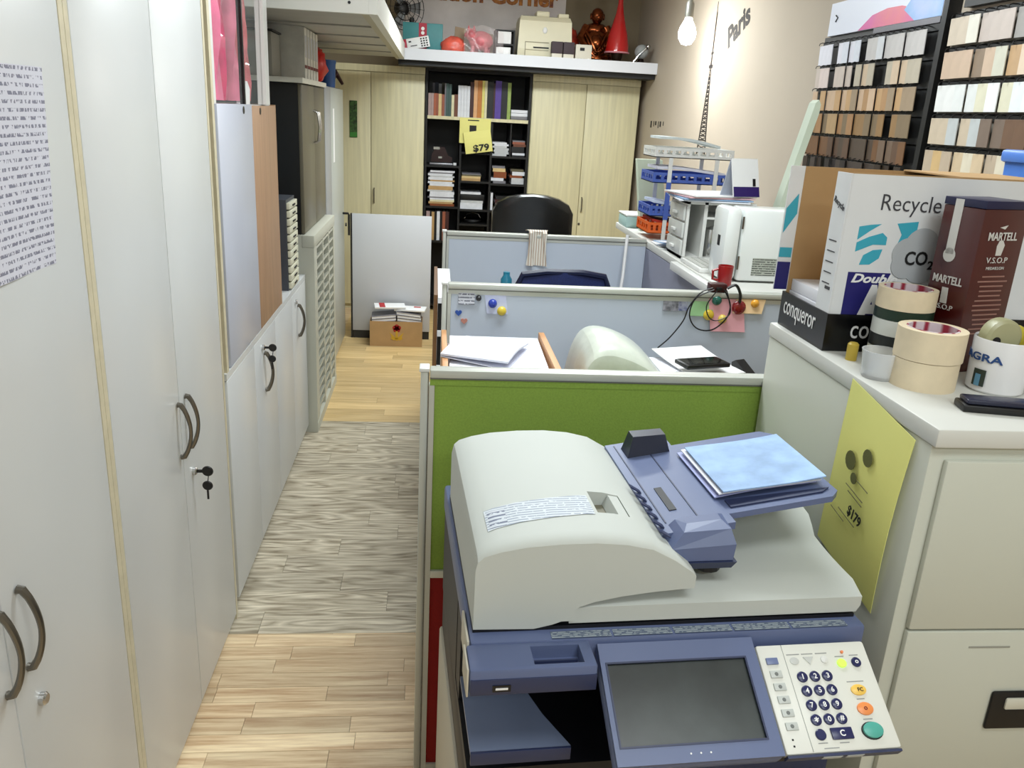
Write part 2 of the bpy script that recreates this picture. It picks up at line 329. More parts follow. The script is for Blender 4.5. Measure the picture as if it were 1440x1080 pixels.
bx('post', whiteP, t, XF-.03, XF, 3.29, 3.36, H, ZT); bx('post', whiteP, t, XF-.03, XF, 2.525, 2.55, H, ZT); bx('mullion', blackM, t, XF-.02, XF-.004, 2.948, 2.962, H, ZT)
bx('side_pane', glass, t, X0+.05, XF-.03, 3.345, 3.35, H, ZT)
for a, b_ in ((2.55, 2.945), (2.965, 3.29)): bx('glass_pane', glass, t, XF-.016, XF-.012, a, b_, H+.001, ZT)
bx('top', cabW, t, X0+.01, XF, 2.50, 3.36, ZT, ZT+.02)
pinks = [((216, 64, 128), .5, 'deep pink'), ((220, 100, 140), .6, 'rose pink'), ((196, 30, 92), .45, 'magenta'), ((206, 112, 136), .6, 'dusty pink'), ((186, 92, 96), .6, 'brownish pink')]
for i, (c, r, nm) in enumerate(pinks):
    y = (2.66, 2.77, 2.885, 3.05, 3.18)[i]; wd = (.085, .085, .06, .10, .10)[i]; ph = i*1.3
    m = MB(); m.sheet(lambda u, v: (XF-.085+.022*math.sin(9*u+ph)+.012*math.sin(23*u+5*v+ph), y-wd/2+wd*u+.01*math.sin(4*v+ph), .842+H+.01+.6*v), 16, 10, .02)
    tag(m.build('garment_bag', mat('pink_'+str(i), c, r, noise=(14, .2), coat=.6), None, True), nm+' plastic garment bag hanging inside the glazed display unit', 'bag')
for i in range(4):
    m = MB(); m.sheet(lambda u, v: (XF-.2+.16*u, 2.545+.07*v, .842+H+.006+.13*i+.05*math.sin(5*u+i)*v+.03*v), 8, 4, .03)
    tag(m.build('folded_cloth', mat('greyblue_cloth', (150, 160, 168), .8, noise=(18, .12)), None, True), 'grey-blue folded cloth behind the display glass, '+NTH[i], 'cloth', 'grey cloths behind the display glass')
m = MB(); m.prism([(3.03, 0), (3.11, 0), (3.12, .05), (3.08, .075), (3.04, .06)], 'x', XF-.05, XF-.022); tag(m.build('crumpled_paper', white, None, loc=(0, 0, .842+H)), 'small crumpled white paper wad at the foot of the display glass', 'paper')
# organiser + leaning prints between the display unit and the black cabinet
t = thing('drawer_organiser', 'black stack of slim cream label drawers on low cabinet', 'organiser', (-.72, 3.82, .842))
bx('housing', mat('org_blue_grey', (62, 66, 74), .5), t, -.16, .085, -.10, .12, 0, .40)
for k in range(11):
    d = bx('drawer', mat('org_cream', (214, 212, 190), .5), t, .085, .10, -.09, .11, .008+k*.035, .036+k*.035, .002); MB().box(.10, .104, -.02, .04, .018+k*.035, .024+k*.035).build('label_slot', inkK, d)
for k, (c, nm, zz) in enumerate((((206, 214, 216), 'pale grey', 0), ((40, 76, 170), 'blue', .02), ((214, 216, 120), 'yellow-green', .05))):
    m = MB(); m.prism([(-.95, 1.245), (-.672-.01*k, 1.245), (-.672-.01*k, 1.30+.33-zz*3-.1*k), (-.95, 1.30+.33-zz*3-.1*k)], 'y', 3.70+.03*k, 3.72+.03*k)
    tag(m.build('poster_roll_board', mat('board_'+nm, c, .6, noise=(9, .3), rgb2=(120, 180, 200)), None), nm+' printed board standing on the drawer organiser', 'board')
# louvred unit
t = thing('louvred_unit', 'off-white louvred cabinet with three columns of slanted vents', 'cabinet')
LX, LY0, LY1, LZ = -.575, 4.135, 4.99, 1.03
louM = mat('louvre_cream', (188, 188, 174), .5, noise=(5, .03))
m = MB(); m.box(X0+.01, LX-.06, LY0, LY1, 0, LZ); m.build('body', louM, t)
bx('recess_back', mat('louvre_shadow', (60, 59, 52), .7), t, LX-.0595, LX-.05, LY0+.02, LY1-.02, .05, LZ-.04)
bx('top_slab', louM, t, LX-.06, LX, LY0, LY1, LZ-.06, LZ, .004); bx('base_rail', louM, t, LX-.06, LX, LY0, LY1, 0, .05)
cols = [LY0, LY0+.10, LY0+.33, LY0+.36, LY0+.58, LY0+.61, LY0+.80, LY1]
for a, b_ in zip(cols[::2], cols[1::2]): bx('stile', louM, t, LX-.06, LX-.002, a, b_, .05, LZ-.06)
sl = None
for a, b_ in zip(cols[1::2], cols[2::2]):
    for k in range(17):
        z = .085+k*.0535
        m = MB(); m.prism([(LX-.05, z-.016), (LX-.05, z-.006), (LX-.004, z+.022), (LX-.004, z+.008)], 'y', a+.001, b_-.001); m.build('slat', louM, t)
# black cabinet on the louvred unit
t = thing('black_cabinet', 'black cabinet with brown-grey gloss doors on top of louvred unit', 'cabinet', (0, 0, LZ))
bx('body', blackM, t, X0+.02, -.64, 4.16, 4.99, 0, .70)
glo = mat('grey_gloss_door', (104, 98, 82), .38, 0, noise=(1.5, .08))
for a, b_, hy in ((4.165, 4.573, 4.545), (4.577, 4.985, 4.605)):
    d = bx('door', glo, t, -.64, -.622, a, b_, .004, .696, .002); m = MB()
    m.tube([(-.622, hy, .42), (-.60, hy, .43), (-.592, hy, .5), (-.60, hy, .57), (-.622, hy, .58)], .006); m.build('handle', chrome, d, True)
tag(bx('shelf_board', mat('shelf_white', (220, 218, 205), .5), None, X0+.02, -.61, 4.12, 5.0, LZ+.702, LZ+.725), 'cream board laid over the top of black cabinet', 'board')
ZB = LZ+.726
t = thing('storage_box', 'grey storage box with dark rim on cream board', 'box', (-.82, 4.22, ZB)); bx('body', mat('box_grey', (150, 148, 138), .6), t, -.13, .075, -.09, .14, 0, .19, .006); bx('rim', inkK, t, -.135, .08, -.095, .145, .191, .2, .002)
for k in range(5):
    t = thing('magazine_file', ('first', 'second', 'third', 'fourth', 'fifth')[k]+' white magazine file with dark red band counted from grey storage box', 'file', (-.735, 4.42+k*.1, ZB), 0, 'white magazine files in a row')
    MB().prism([(-.24, 0), (.1, 0), (.1, .235), (-.02, .25), (-.24, .25)], 'y', -.04, .04).build('case', mat('file_white', (214, 212, 204), .6, noise=(20, .08)), t); bx('band', mat('dark_red', (110, 20, 26), .6), t, .1, .1015, -.039, .039, .05, .065); bx('spine_label', mat('spine_grey', (190, 190, 196), .6), t, .1, .101, -.025, .025, .1, .2)
m = MB(); m.sphere((-.66, 5.15, LZ+.78), .10, (.75, 1, 1.0), 14, 8)
for v in m.bm.verts: v.co += Vector((rnd.uniform(-.012, .012),)*3)
# ------------------------------------------------------------------ grey locker, white low panel unit
GL = mat('grey_locker', (160, 162, 164), .4, .1, noise=(2, .02))
t = thing('steel_locker', 'tall grey steel locker with black lever handle', 'locker'); bx('body', GL, t, X0+.02, -.64, 5.01, 6.0, 0, 1.745, .004)
for a, b_ in ((5.015, 5.30), (5.305, 5.995)):
    d = bx('door', GL if a < 5.1 else mat('locker_white', (178, 182, 176), .35), t, -.64, -.622, a, b_, .04, 1.74, .003)
    if a > 5.1:
        m = MB(); m.tube([(-.622, 5.9, .93), (-.585, 5.9, .93), (-.58, 5.9, .92), (-.58, 5.9, .78)], .008); m.tube([(-.6, 5.9, .86), (-.59, 5.8, .86)], .006); m.build('handle', blackP, d, True)
        bx('paper_strip', white, d, -.6219, -.621, 5.40, 5.47, 1.3, 1.62)
for v in m.bm.verts if False else (): pass
rb = MB(); rb.sphere((0, 0, .105), .105, (.8, 1, 1), 16, 9); o = rb.build('red_bag', mat('red_plastic', (206, 30, 24), .35, noise=(20, .2)), None, True, loc=(-.70, 5.12, 1.746))
for v in o.data.vertices: v.co += Vector((rnd.uniform(-.012, .012), rnd.uniform(-.012, .012), rnd.uniform(-.01, .01)*(v.co.z > .03)))
tag(o, 'crumpled red plastic bag on top of the grey locker', 'bag')
m = MB(); m.lathe([(.055, 0), (.06, .14), (.063, .15), (.063, .165), (.055, .165), (.05, .02), (.0001, .02)], 20); tag(m.build('blue_cup', mat('blue_cup', (40, 90, 160), .4), None, True, loc=(-.70, 5.75, 1.746)), 'blue plastic cup on top of the grey locker', 'cup')
m = MB(); m.tube([(0, 0, .02), (.03, .05, .10), (.07, .10, .03)], [.018, .02, .01], 8); tag(m.build('folded_umbrella', mat('umbrella_maroon', (60, 30, 34), .7), None, True, loc=(-.69, 5.86, 1.746)), 'small dark folded umbrella beside the blue cup', 'umbrella')
m = MB(); m.box(-1.02, -.80, 5.05, 5.5, 0, .24, .004); tag(m.build('dark_carton', mat('navy_box', (18, 22, 40), .6), None, True, loc=(0, 0, 1.746)), 'dark navy carton behind the red bag on locker', 'box')
t = thing('low_panel_unit', 'waist-high white panel cupboard standing behind flower carton', 'cabinet'); bx('front', mat('panel_white', (200, 202, 206), .4), t, -.572, -.006, 6.04, 6.058, .06, .915, .002); bx('body', cabW, t, -.57, -.01, 6.0585, 6.09, .06, .91); bx('plinth', plinth, t, -.57, -.01, 6.045, 6.09, 0, .06)
bx('edge_strip', plinth, t, -.585, -.5735, 6.045, 6.09, 0, .912)
t = thing('carton', 'open brown carton printed with a red rose', 'box', (-.245, 5.92, 0))
m = MB(); m.box(-.187, .187, -.09, -.086, 0, .185); m.box(-.187, .187, .086, .09, 0, .185); m.box(-.187, -.183, -.086, .086, 0, .185); m.box(.183, .187, -.086, .086, 0, .185); m.box(-.183, .183, -.086, .086, 0, .004); m.build('walls', card, t)
m = MB()
for k in range(5): a = k*1.2566+1.57; m.lathe([(.016, 0), (.016, .001), (.0001, .001)], 10, M=Matrix.Translation((.005+.016*math.cos(a), -.0901, .135+.015*math.sin(a))) @ Matrix.Rotation(math.pi/2, 4, 'X'))
m.build('rose_print', mat('rose_red', (160, 24, 24), .6), t)
m = MB()
for s in (-1, 1): m.prism([(.005, .06), (.005+s*.05, .105), (.005+s*.035, .07), (.005+s*.045, .06), (.005+s*.02, .045)], 'y', -.0915, -.0902)
m.box(-.003, .013, -.0915, -.0902, .045, .115); m.build('leaf_print', mat('leaf_yellow', (196, 156, 40), .6), t)
text('FLOWER', mat('leaf_yellow', (0, 0, 0)), t, (.005, -.0903, .03), (1, 0, 0), (0, 0, 1), w=.1, h=.012) if False else None
for k in range(7):
    a = (-.09 if k % 2 else .09); z = .16+.022*(k//2); M = Matrix.Translation((-.245+a, 5.92, z)) @ Matrix.Rotation(rnd.uniform(-.05, .05), 4, 'Z') @ Matrix.Rotation((.10 if a > 0 else -.10), 4, 'Y')
    t = thing('booklet', NTH[k//2].replace(' from the bottom', '')+' grey-covered booklet in the rose carton, pile nearer the '+('partitions' if a > 0 else 'grey locker'), 'booklet', (0, 0, 0), 0, 'booklets stacked in the rose carton'); t.matrix_world = M
    bx('pages', paper, t, -.085, .085, -.08, .08, .001, .017); bx('cover', mat('cover_grey', (120, 118, 124), .5), t, -.087, .087, -.082, .082, .0172, .0195)
for k, (c, dx, rz) in enumerate((((176, 30, 36), -.05, .12), ((184, 40, 44), .1, -.1))):
    t = thing('brochure', ('white brochure with a broad red stripe lying on the booklets', 'white brochure with small red corner mark lying on the booklets')[k], 'brochure', (-.245+dx, 5.92, .256+.012*(1-k)*1.4), math.degrees(rz))
    bx('pages', white, t, -.11, .11, -.07, .07, 0, .012, .001); bx('stripe', mat('stripe_red%d' % k, c, .5), t, *((-.075, -.035, -.069, .069) if k == 0 else (.02, .07, .02, .05)), .0122, .0132)
# ------------------------------------------------------------------ back wall: cupboards and bookcase
def cupboard(x0, x1, label, lk):
    t = thing('wardrobe_cupboard', label, 'cupboard'); bx('carcass', maple, t, x0, x1, 7.02, Y1-.01, 0, 1.955); mid = (x0+x1)/2
    bx('cornice', maple, t, x0, x1, 7.001, 7.019, 1.905, 1.955)
    for a, b_, hx in ((x0+.003, mid-.0025, mid-.02), (mid+.0025, x1-.003, mid+.025)):
        d = bx('door', maple, t, a, b_, 7.0, 7.019, .04, 1.90, .002)
        if lk:
            m = MB()
            if hx > mid: m.tube([(hx, 7.0, .89), (hx, 6.98, .9), (hx, 6.975, .95), (hx, 6.98, 1.0), (hx, 7.0, 1.01)], .005); m.lathe([(.01, -.005), (.01, .006), (.0001, .006)], 12, c=(0, 0, 0), M=Matrix.Translation((hx-.01, 7.0, .79)) @ Matrix.Rotation(math.pi/2, 4, 'X')); m.build('handle', steel, d, True)
            else: m.bm.free()
    return t
cupboard(-.93, -.084, 'pale maple double cupboard with green tag beside grey locker', True); cupboard(.776, 1.655, 'pale maple double cupboard in the corner by the wall', True)
t = thing('hanging_tag', 'narrow dark green patterned tag stuck on maple cupboard door', 'tag', (-.645, 6.998, 1.40)); bx('card', mat('tag_dark', (18, 26, 16), .5, noise=(60, .6), rgb2=(70, 110, 50)), t, -.03, .03, -.004, 0, 0, .28); bx('foot', mat('tag_green', (60, 130, 50), .5), t, -.028, .028, -.006, -.0042, .004, .04)
BX0, BX1 = -.078, .77
t = thing('bookcase', 'black bookcase with pale wood upper shelf between maple cupboards', 'bookcase')
bkI = mat('bookcase_black', (9, 7, 7), .55, noise=(8, .15))
bx('back_panel', bkI, t, BX0, BX1, 7.38, 7.4, 0, 1.955); bx('side_panel', bkI, t, BX0, BX0+.018, 7.005, 7.38, 0, 1.955); bx('side_panel', bkI, t, BX1-.018, BX1, 7.005, 7.38, 0, 1.955); bx('top', bkI, t, BX0+.018, BX1-.018, 7.005, 7.38, 1.935, 1.955)
bx('wood_shelf', maple, t, BX0+.018, BX1-.018, 6.99, 7.38, 1.575, 1.60)
for x in (.205, .455): bx('divider', bkI, t, x, x+.016, 7.01, 7.38, 0, 1.575)
C1 = (BX0+.018, .205); C2 = (.221, .455); C3 = (.471, BX1-.018)
SH = {0: [1.215, .885, .6], 1: [1.33, 1.10, .87, .75], 2: [1.31, 1.09, .87, .5]}
for ci, c in enumerate((C1, C2, C3)):
    for z in SH[ci]: bx('shelf', bkI, t, c[0], c[1], 7.01, 7.38, z-.016, z)
    bx('base', bkI, t, c[0], c[1], 7.01, 7.38, .04, .06)
bx('small_divider', bkI, t, .615, .625, 7.015, 7.38, 1.31, 1.575)
CN = {'dusty pink': (176, 150, 146), 'terracotta': (172, 92, 62), 'sand': (214, 186, 132), 'rust brown': (150, 84, 60), 'grey': (130, 130, 132), 'teal green': (60, 86, 82), 'cream': (222, 214, 176), 'brown': (108, 62, 40), 'white': (222, 224, 230), 'dark maroon': (60, 24, 20), 'peach': (222, 168, 118), 'orange-brown': (190, 120, 52), 'pale yellow': (226, 214, 120), 'black': (16, 16, 18), 'purple': (84, 58, 150), 'navy': (18, 24, 50), 'lime green': (150, 172, 88), 'tan': (186, 150, 100), 'pale grey': (196, 198, 200), 'chestnut': (132, 66, 24), 'olive': (94, 88, 66)}
def upright(x, wd, h, z0, col, where, grp, dep=.2, y=7.04, name='book'):
    t = thing(name, col+' upright book '+where, 'book', (x+wd/2, y, z0), 0, grp)
    c = mat('cover_'+col, CN[col], .5, noise=(30, .08)); e = wd/2-.0006; s = min(.003, wd*.15)
    m = MB(); m.box(-e, -e+s, 0, dep, 0, h); m.box(e-s, e, 0, dep, 0, h); m.box(-e+s, e-s, 0, s, 0, h); m.build('cover', c, t)
    bx('pages', paper, t, -e+s, e-s, s, dep-.004, .004, h-.004)
    return t
def upbook(seq, x, z0, where, grp):
    for i_, (col, wd, h) in enumerate(seq):
        a_ = seq[i_-1][0] if i_ else None; b_ = seq[i_+1][0] if i_+1 < len(seq) else None
        upright(x, wd, h, z0, col, where+((' between %s and %s' % (a_, b_)) if a_ and b_ else ' at the row end by %s' % (a_ or b_)), grp); x += wd
    return x
x = C1[0]+.004
x = upbook([('dusty pink', .024, .17), ('dusty pink', .02, .17), ('terracotta', .022, .17), ('rust brown', .016, .17), ('sand', .026, .168), ('rust brown', .022, .165), ('grey', .012, .25), ('teal green', .022, .25), ('teal green', .022, .245), ('cream', .022, .165), ('brown', .03, .17), ('white', .024, .24), ('white', .024, .24), ('white', .024, .24), ('white', .024, .238), ('dark maroon', .03, .27), ('peach', .03, .285), ('orange-brown', .036, .285), ('pale yellow', .022, .285), ('cream', .02, .285), ('black', .05, .28), ('dark maroon', .014, .27), ('purple', .05, .29), ('black', .05, .285), ('lime green', .028, .28)], x, 1.60, 'on the pale wood shelf', 'books on the pale wood shelf')
for k in range(3): tag(bx('booklet', paper if k else mat('cover_grey', (0, 0, 0)), None, x+.006, BX1-.022, 7.03, 7.25, 1.601+.026*k, 1.625+.026*k, .001), 'pale flat booklet at the end of pale wood shelf, '+('lowest', 'middle', 'topmost')[k], 'booklet', 'pale booklets at the shelf end')
# second row of dark books behind
xx = C1[0]+.006
for i_, (c_, wd_, h_) in enumerate((('black', .03, .26), ('grey', .02, .255), ('navy', .03, .26), ('pale grey', .026, .25), ('olive', .028, .258))):
    upright(xx, wd_, h_, 1.60, c_, 'standing behind the short books on pale wood shelf', 'tall books behind the short ones', .1, 7.26); xx += wd_
def flat(x0, x1, z, h, col, where, grp, y=7.04, dep=.26, name='catalogue'):
    t = thing(name, col+' catalogue lying flat '+where, 'catalogue', ((x0+x1)/2, y, z), 0, grp); w2 = (x1-x0)/2; s = min(.003, h*.2)
    c = mat('cover_'+col, CN[col], .5, noise=(30, .08)); m = MB(); m.box(-w2, w2, 0, dep, 0, s); m.box(-w2, w2, 0, dep, h-s, h-.0005); m.box(-w2, w2, 0, s, s, h-s); m.build('cover', c, t)
    bx('pages', paper, t, -w2+.003, w2-.003, s, dep-.003, s, h-s)
def stack(x0, x1, z, seq, where, grp):
    for i_, (col, h) in enumerate(seq):
        j = rnd.uniform(-.012, .012); flat(x0+.012+j, x1-.012+j, z, h, col, where+', '+NTH[i_], grp); z += h
stack(C1[0]+.01, C1[1]-.03, .885, [('chestnut', .018), ('tan', .016), ('cream', .016), ('white', .014), ('grey', .01), ('white', .02), ('white', .022), ('pale grey', .014), ('tan', .032), ('white', .02), ('white', .016), ('tan', .012), ('white', .022), ('pale grey', .012), ('white', .018), ('grey', .01), ('white', .014)], 'in tall bookcase pile', 'pile of catalogues in the bookcase')
stack(C2[0]+.004, C2[1]-.05, 1.10, [('tan', .02), ('sand', .018), ('olive', .012), ('grey', .008)], 'under the yellow price sheets', 'short pile under the price sheets')
stack(C2[0]+.004, C2[1]-.02, .87, [('white', .05), ('pale grey', .02)], 'behind the black leather chair', 'catalogues behind the leather chair'); flat(C2[0]+.006, C2[1]-.06, .99, .018, 'white', 'on top of the pile by the black chair', 'catalogues behind the leather chair', y=7.05); tag(bx('pamphlet_box', bkI, None, C2[0]+.004, C2[1]-.03, 7.05, 7.3, .9405, .989, .001), 'black flat box supporting a white catalogue in the bookcase', 'box')
stack(C3[0], .613, 1.31, [('pale grey', .016)]*5+[('white', .014)]*2, 'in upper pigeonhole', 'pale catalogues in the upper pigeonhole')
stack(.625, C3[1], 1.31, [('black', .012), ('white', .018), ('black', .05), ('brown', .02), ('rust brown', .018), ('grey', .01)], 'in corner pigeonhole', 'dark catalogues in the corner pigeonhole')
stack(C3[0], .60, 1.09, [('grey', .02), ('white', .024), ('chestnut', .05), ('sand', .028), ('grey', .018)], 'in brown pigeonhole pile', 'brown pile in the middle pigeonhole')
stack(.625, C3[1], 1.09, [('pale grey', .05), ('chestnut', .02), ('white', .03), ('olive', .02)], 'in pale pigeonhole pile', 'pale pile in the middle pigeonhole')
upright(C3[0]+.006, .02, .14, .87, 'white', 'at the end of the lowest pigeonhole', None); stack(.51, C3[1], .87, [('tan', .012), ('rust brown', .03), ('dusty pink', .016), ('dark maroon', .03), ('black', .03)], 'in the lowest pigeonhole', 'reddish catalogues in the lowest pigeonhole')
upbook([('dusty pink', .03, .24), ('black', .014, .24), ('tan', .024, .235), ('black', .02, .24), ('white', .026, .24), ('black', .02, .24), ('rust brown', .026, .24), ('dark maroon', .03, .24)], C1[0]+.006, .60, 'low in the bookcase', 'upright books low in the bookcase')
t = thing('toy_car_model', 'dark model on a display stand in the top left compartment', 'ornament', (.065, 7.12, 1.216)); bx('stand', mat('stand_silver', (180, 180, 186), .3, .6), t, -.10, .09, -.04, .04, 0, .012, .002); bx('plaque', white, t, .095, .12, -.045, -.04, 0, .02)
m = MB(); m.prism([(-.09, .02), (.08, .02), (.085, .06), (.05, .075), (.02, .14), (-.05, .14), (-.085, .08)], 'y', -.03, .03); m.build('body', mat('model_dark', (40, 16, 16), .3), t); m = MB(); m.box(-.07, -.02, -.032, -.031, .12, .14); m.box(-.03, .0, -.032, -.031, .05, .065); m.build('trim', chrome, t)
m = MB(); m.lathe([(.04, 0), (.085, .01), (.095, .03), (.09, .03), (.075, .018), (.0001, .015)], 20); m.tube([(-.07, 0, .03), (-.05, 0, .065), (0, 0, .08), (.05, 0, .065), (.07, 0, .03)], .005); tag(m.build('metal_bowl', chrome, None, True, loc=(.338, 7.15, .75)), 'shiny metal bowl with a hoop handle low in the bookcase', 'bowl')
# yellow price sheets
yel = mat('yellow_paper', (232, 226, 138), .75, noise=(4, .03))
t = thing('price_sheet', 'yellow price sheet marked $79 hung over another on bookcase', 'sign', (.355, 6.975, 1.33)); M = Matrix.Rotation(math.radians(9), 4, 'Y').inverted()
m = MB(); m.sheet(lambda u, v: (.01-.11+.22*u, -.006-.01*math.sin(3*v), .0+.17*v), 4, 6, .001, M=M); m.build('sheet', yel, t)
text('$79', inkK, t, tuple(M @ Vector((.03, -.0172, .035))), tuple(M @ Vector((1, 0, 0))), tuple(M @ Vector((0, 0, 1))), w=.13, h=.06, bold=.03); text('Printing from', inkK, t, tuple(M @ Vector((0, -.0172, .14))), tuple(M @ Vector((1, 0, 0))), tuple(M @ Vector((0, 0, 1))), w=.1, h=.01) if False else None
t = thing('price_sheet', 'plain yellow sheet with a small dark square taped to pale shelf', 'sign', (.325, 6.985, 1.40)); m = MB(); m.sheet(lambda u, v: (-.125+.25*u, -.002*math.sin(3*v), .195*v), 4, 4, .001); m.build('sheet', yel, t); bx('printed_square', inkK, t, -.045, .01, -.0045, -.0035, .09, .14)
for a, z in ((-.06, .175), (-.04, .035)): bx('printed_line', inkK, t, a, a+.09, -.0042, -.0035, z, z+.008)
# ------------------------------------------------------------------ overhead shelf at the back with its goods
SZ = 2.03
t = thing('overhead_shelf', 'long white shelf mounted above the bookcase and maple cupboards', 'shelf')
shW = mat('shelf_laminate', (218, 220, 226), .4, noise=(2, .02))
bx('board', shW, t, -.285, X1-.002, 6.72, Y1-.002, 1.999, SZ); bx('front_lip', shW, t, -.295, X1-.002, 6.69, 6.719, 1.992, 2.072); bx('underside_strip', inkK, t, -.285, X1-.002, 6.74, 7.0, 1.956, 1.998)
text('the best of what you need', mat('faint_grey', (170, 172, 180), .6), t, (.16, 6.6895, 2.03), (1, 0, 0), (0, 0, 1), w=.62, h=.025) if False else None
t = thing('shop_sign', 'marbled banner with ornate orange and gold lettering above shelf', 'sign', (0, Y1-.02, 0))
bx('banner', mat('marble_print', (240, 232, 230), .5, noise=(3, .1), rgb2=(212, 204, 202)), t, -.32, 1.06, 0, .018, 2.15, 2.65)
text('Solution Corner', mat('gold_print', (206, 130, 30), .5, noise=(30, .3), rgb2=(120, 50, 16)), t, (.38, -.001, 2.56), (1, 0, 0), (0, 0, 1), w=1.24, h=.13, bold=.04, th=.004)
t = thing('gift_box', 'teal gift box with red band', 'box', (-.105, 6.87, SZ)); bx('body', mat('teal_box', (60, 132, 136), .5, noise=(10, .1)), t, -.15, .15, -.08, .1, 0, .23, .004); bx('band', mat('band_red', (170, 30, 56), .5), t, -.03, .03, -.0815, -.0805, .002, .229)
for z in (.11, .16, .19): MB().lathe([(.013, 0), (.013, .001), (.0001, .001)], 12, M=Matrix.Translation((0, -.0815, z)) @ Matrix.Rotation(math.pi/2, 4, 'X')).build('band_mark', white, t)
t = thing('remote_card', 'white keypad card leaning against the teal gift box', 'card', (-.12, 6.75, SZ)); M = Matrix.Rotation(math.radians(-12), 4, 'Y') @ Matrix.Rotation(math.radians(-10), 4, 'X')
bx('card', white, t, -.085, .085, -.006, .006, .05, .13, .002, M); bx('red_end', mat('band_red', (0, 0, 0)), t, -.125, -.086, -.006, .006, .05, .13, .002, M)
m = MB()
for i in range(3):
    for j in range(4): m.box(.02+i*.02, .032+i*.02, -.0075, -.0062, .058+j*.017, .068+j*.017, M=M)
m.build('keypad_print', inkK, t); bx('print', inkK, t, -.07, -.05, -.0075, -.0062, .1, .11, M=M); bx('print', inkK, t, -.06, -.01, -.0075, -.0062, .07, .076, M=M)
def lump(name, m, c, r, sc, jit, label, cat, seed, u=18, v=11):
    q = random.Random(seed); b = MB(); b.sphere((0, 0, r*sc[2]), r, sc, u, v); o = b.build(name, m, None, True, loc=c)
    for w_ in o.data.vertices: k = 1+q.uniform(-jit, jit); z = w_.co.z; w_.co = Vector((w_.co.x*k, w_.co.y*k, max(0, z*(1+q.uniform(-jit, jit)*.5))))
    return tag(o, label, cat)
lump('plastic_wrap', mat('coral_wrap', (226, 96, 78), .35, noise=(20, .2)), (.125, 6.785, SZ), .085, (1.1, .55, .85), .14, 'crumpled coral-red plastic wrapping on the overhead shelf', 'wrapping', 3)
t = thing('kraft_bag', 'kraft paper bag standing behind the pink piggy parcel', 'bag', (.29, 6.94, SZ)); MB().prism([(-.16, 0), (.15, 0), (.145, .19), (-.15, .23)], 'y', -.04, .06).build('body', mat('kraft', (168, 146, 122), .8, noise=(8, .06)), t)
# pink pig outline parcel: ring-like soft toy in clear film
t = thing('piggy_parcel', 'pink pig-shaped toy wrapped in clear film', 'toy', (.335, 6.80, SZ)); m = MB()
pk = mat('pig_pink', (206, 110, 118), .4, noise=(25, .25)); m.sphere((0, 0, .13), .075, (1.25, .7, .95)); m.sphere((-.075, -.01, .17), .045); m.build('body', pk, t, True)
for sx, sy in ((-.06, -.02), (-.03, .03), (.04, -.02), (.06, .03)): MB().lathe([(.018, 0), (.016, .07), (.014, .09)], 10, c=(sx, sy, 0)).build('leg', pk, t, True)
for s in (-1, 1): MB().lathe([(.014, 0), (.001, .035)], 8, c=(-.075+s*.02, -.02, .2)).build('ear', pk, t, True)
MB().sphere((-.118, -.02, .165), .016, (.7, 1, 1)).build('snout', mat('snout_red', (170, 40, 60), .4), t, True)
m = MB(); m.sheet(lambda u, v: (-.13+.30*u, -.055-.012*math.sin(7*u+4*v), .0+.24*v*(1-.35*abs(u-.45))), 14, 10, .001); m.build('film', mat('clear_film', (240, 225, 225), .1, alpha=.1), t, True)
t = thing('box_rack', 'black rack holding small white boxes beside the beige printer', 'rack', (.52, 6.9, SZ)); m = MB()
for x in (-.07, .07): m.box(x-.006, x+.006, -.1, .1, 0, .22)
for z in (.0, .11, .21): m.box(-.064, .064, -.1, .1, z, z+.01)
m.build('frame', inkK, t)
for z in (.012, .122): bx('small_box', white, t, -.055, .045, -.105, .05, z, z+.085, .002)
tag(bx('white_carton', white, None, .45, .55, 6.735, 6.785, SZ, SZ+.09, .002), 'small plain white carton in front of the black rack', 'box')
t = thing('laser_printer', 'beige desktop laser printer on overhead shelf', 'printer', (.83, 6.94, SZ)); bg = mat('aged_beige', (230, 223, 194), .45, noise=(4, .04)); bgD = mat('aged_beige_dark', (150, 142, 116), .5)
m = MB(); m.loft([[(-.21, -.12, 0), (.21, -.12, 0), (.21, .2, 0), (-.21, .2, 0)], [(-.21, -.13, .1), (.21, -.13, .1), (.21, .2, .1), (-.21, .2, .1)], [(-.2, -.115, .3), (.2, -.115, .3), (.2, .2, .3), (-.2, .2, .3)], [(-.19, -.08, .335), (.19, -.08, .335), (.19, .2, .335), (-.19, .2, .335)]]); m.build('body', bg, t)
bx('top_vent', inkK, t, -.17, .17, -.02, .08, .336, .343); bx('top_hump', bg, t, -.07, .03, -.07, .1, .335, .375, .008); bx('side_tab', bg, t, .1, .18, -.07, .02, .335, .365, .006)
m = MB()
for a, b_, c, d in ((-.15, .03, .145, .15), (-.15, .03, .09, .094), (-.155, -.15, .02, .15)): m.box(a, b_, -.1325, -.129, c, d)
m.build('tray_gap', bgD, t); bx('tray_slot', inkK, t, -.09, .03, -.134, -.129, .105, .115); MB().sphere((-.005, -.124, .235), .018, (1, .4, 1.3)).build('emblem', white, t, True)
m = MB()
for i in range(14): m.box(-.12+.012*i, -.112+.012*i, -.135, -.131, .01+.004*math.sin(i*2), .03+.006*math.sin(i*3))
m.build('cable_tangle', bgD, t)
for k, x in enumerate((.915, 1.005)):
    t = thing('speaker_box', 'small cream box with dark top half, '+('nearer the printer slot', 'next to the timer unit')[k], 'box', (x, 6.745, SZ), 0, 'pair of dark-topped boxes'); bx('base', mat('pale_box', (212, 206, 190), .5), t, -.04, .04, -.025, .04, 0, .07, .002); bx('cover', mat('plum_dark', (66, 54, 60), .7), t, -.042, .042, -.026, .041, .071, .155, .002)
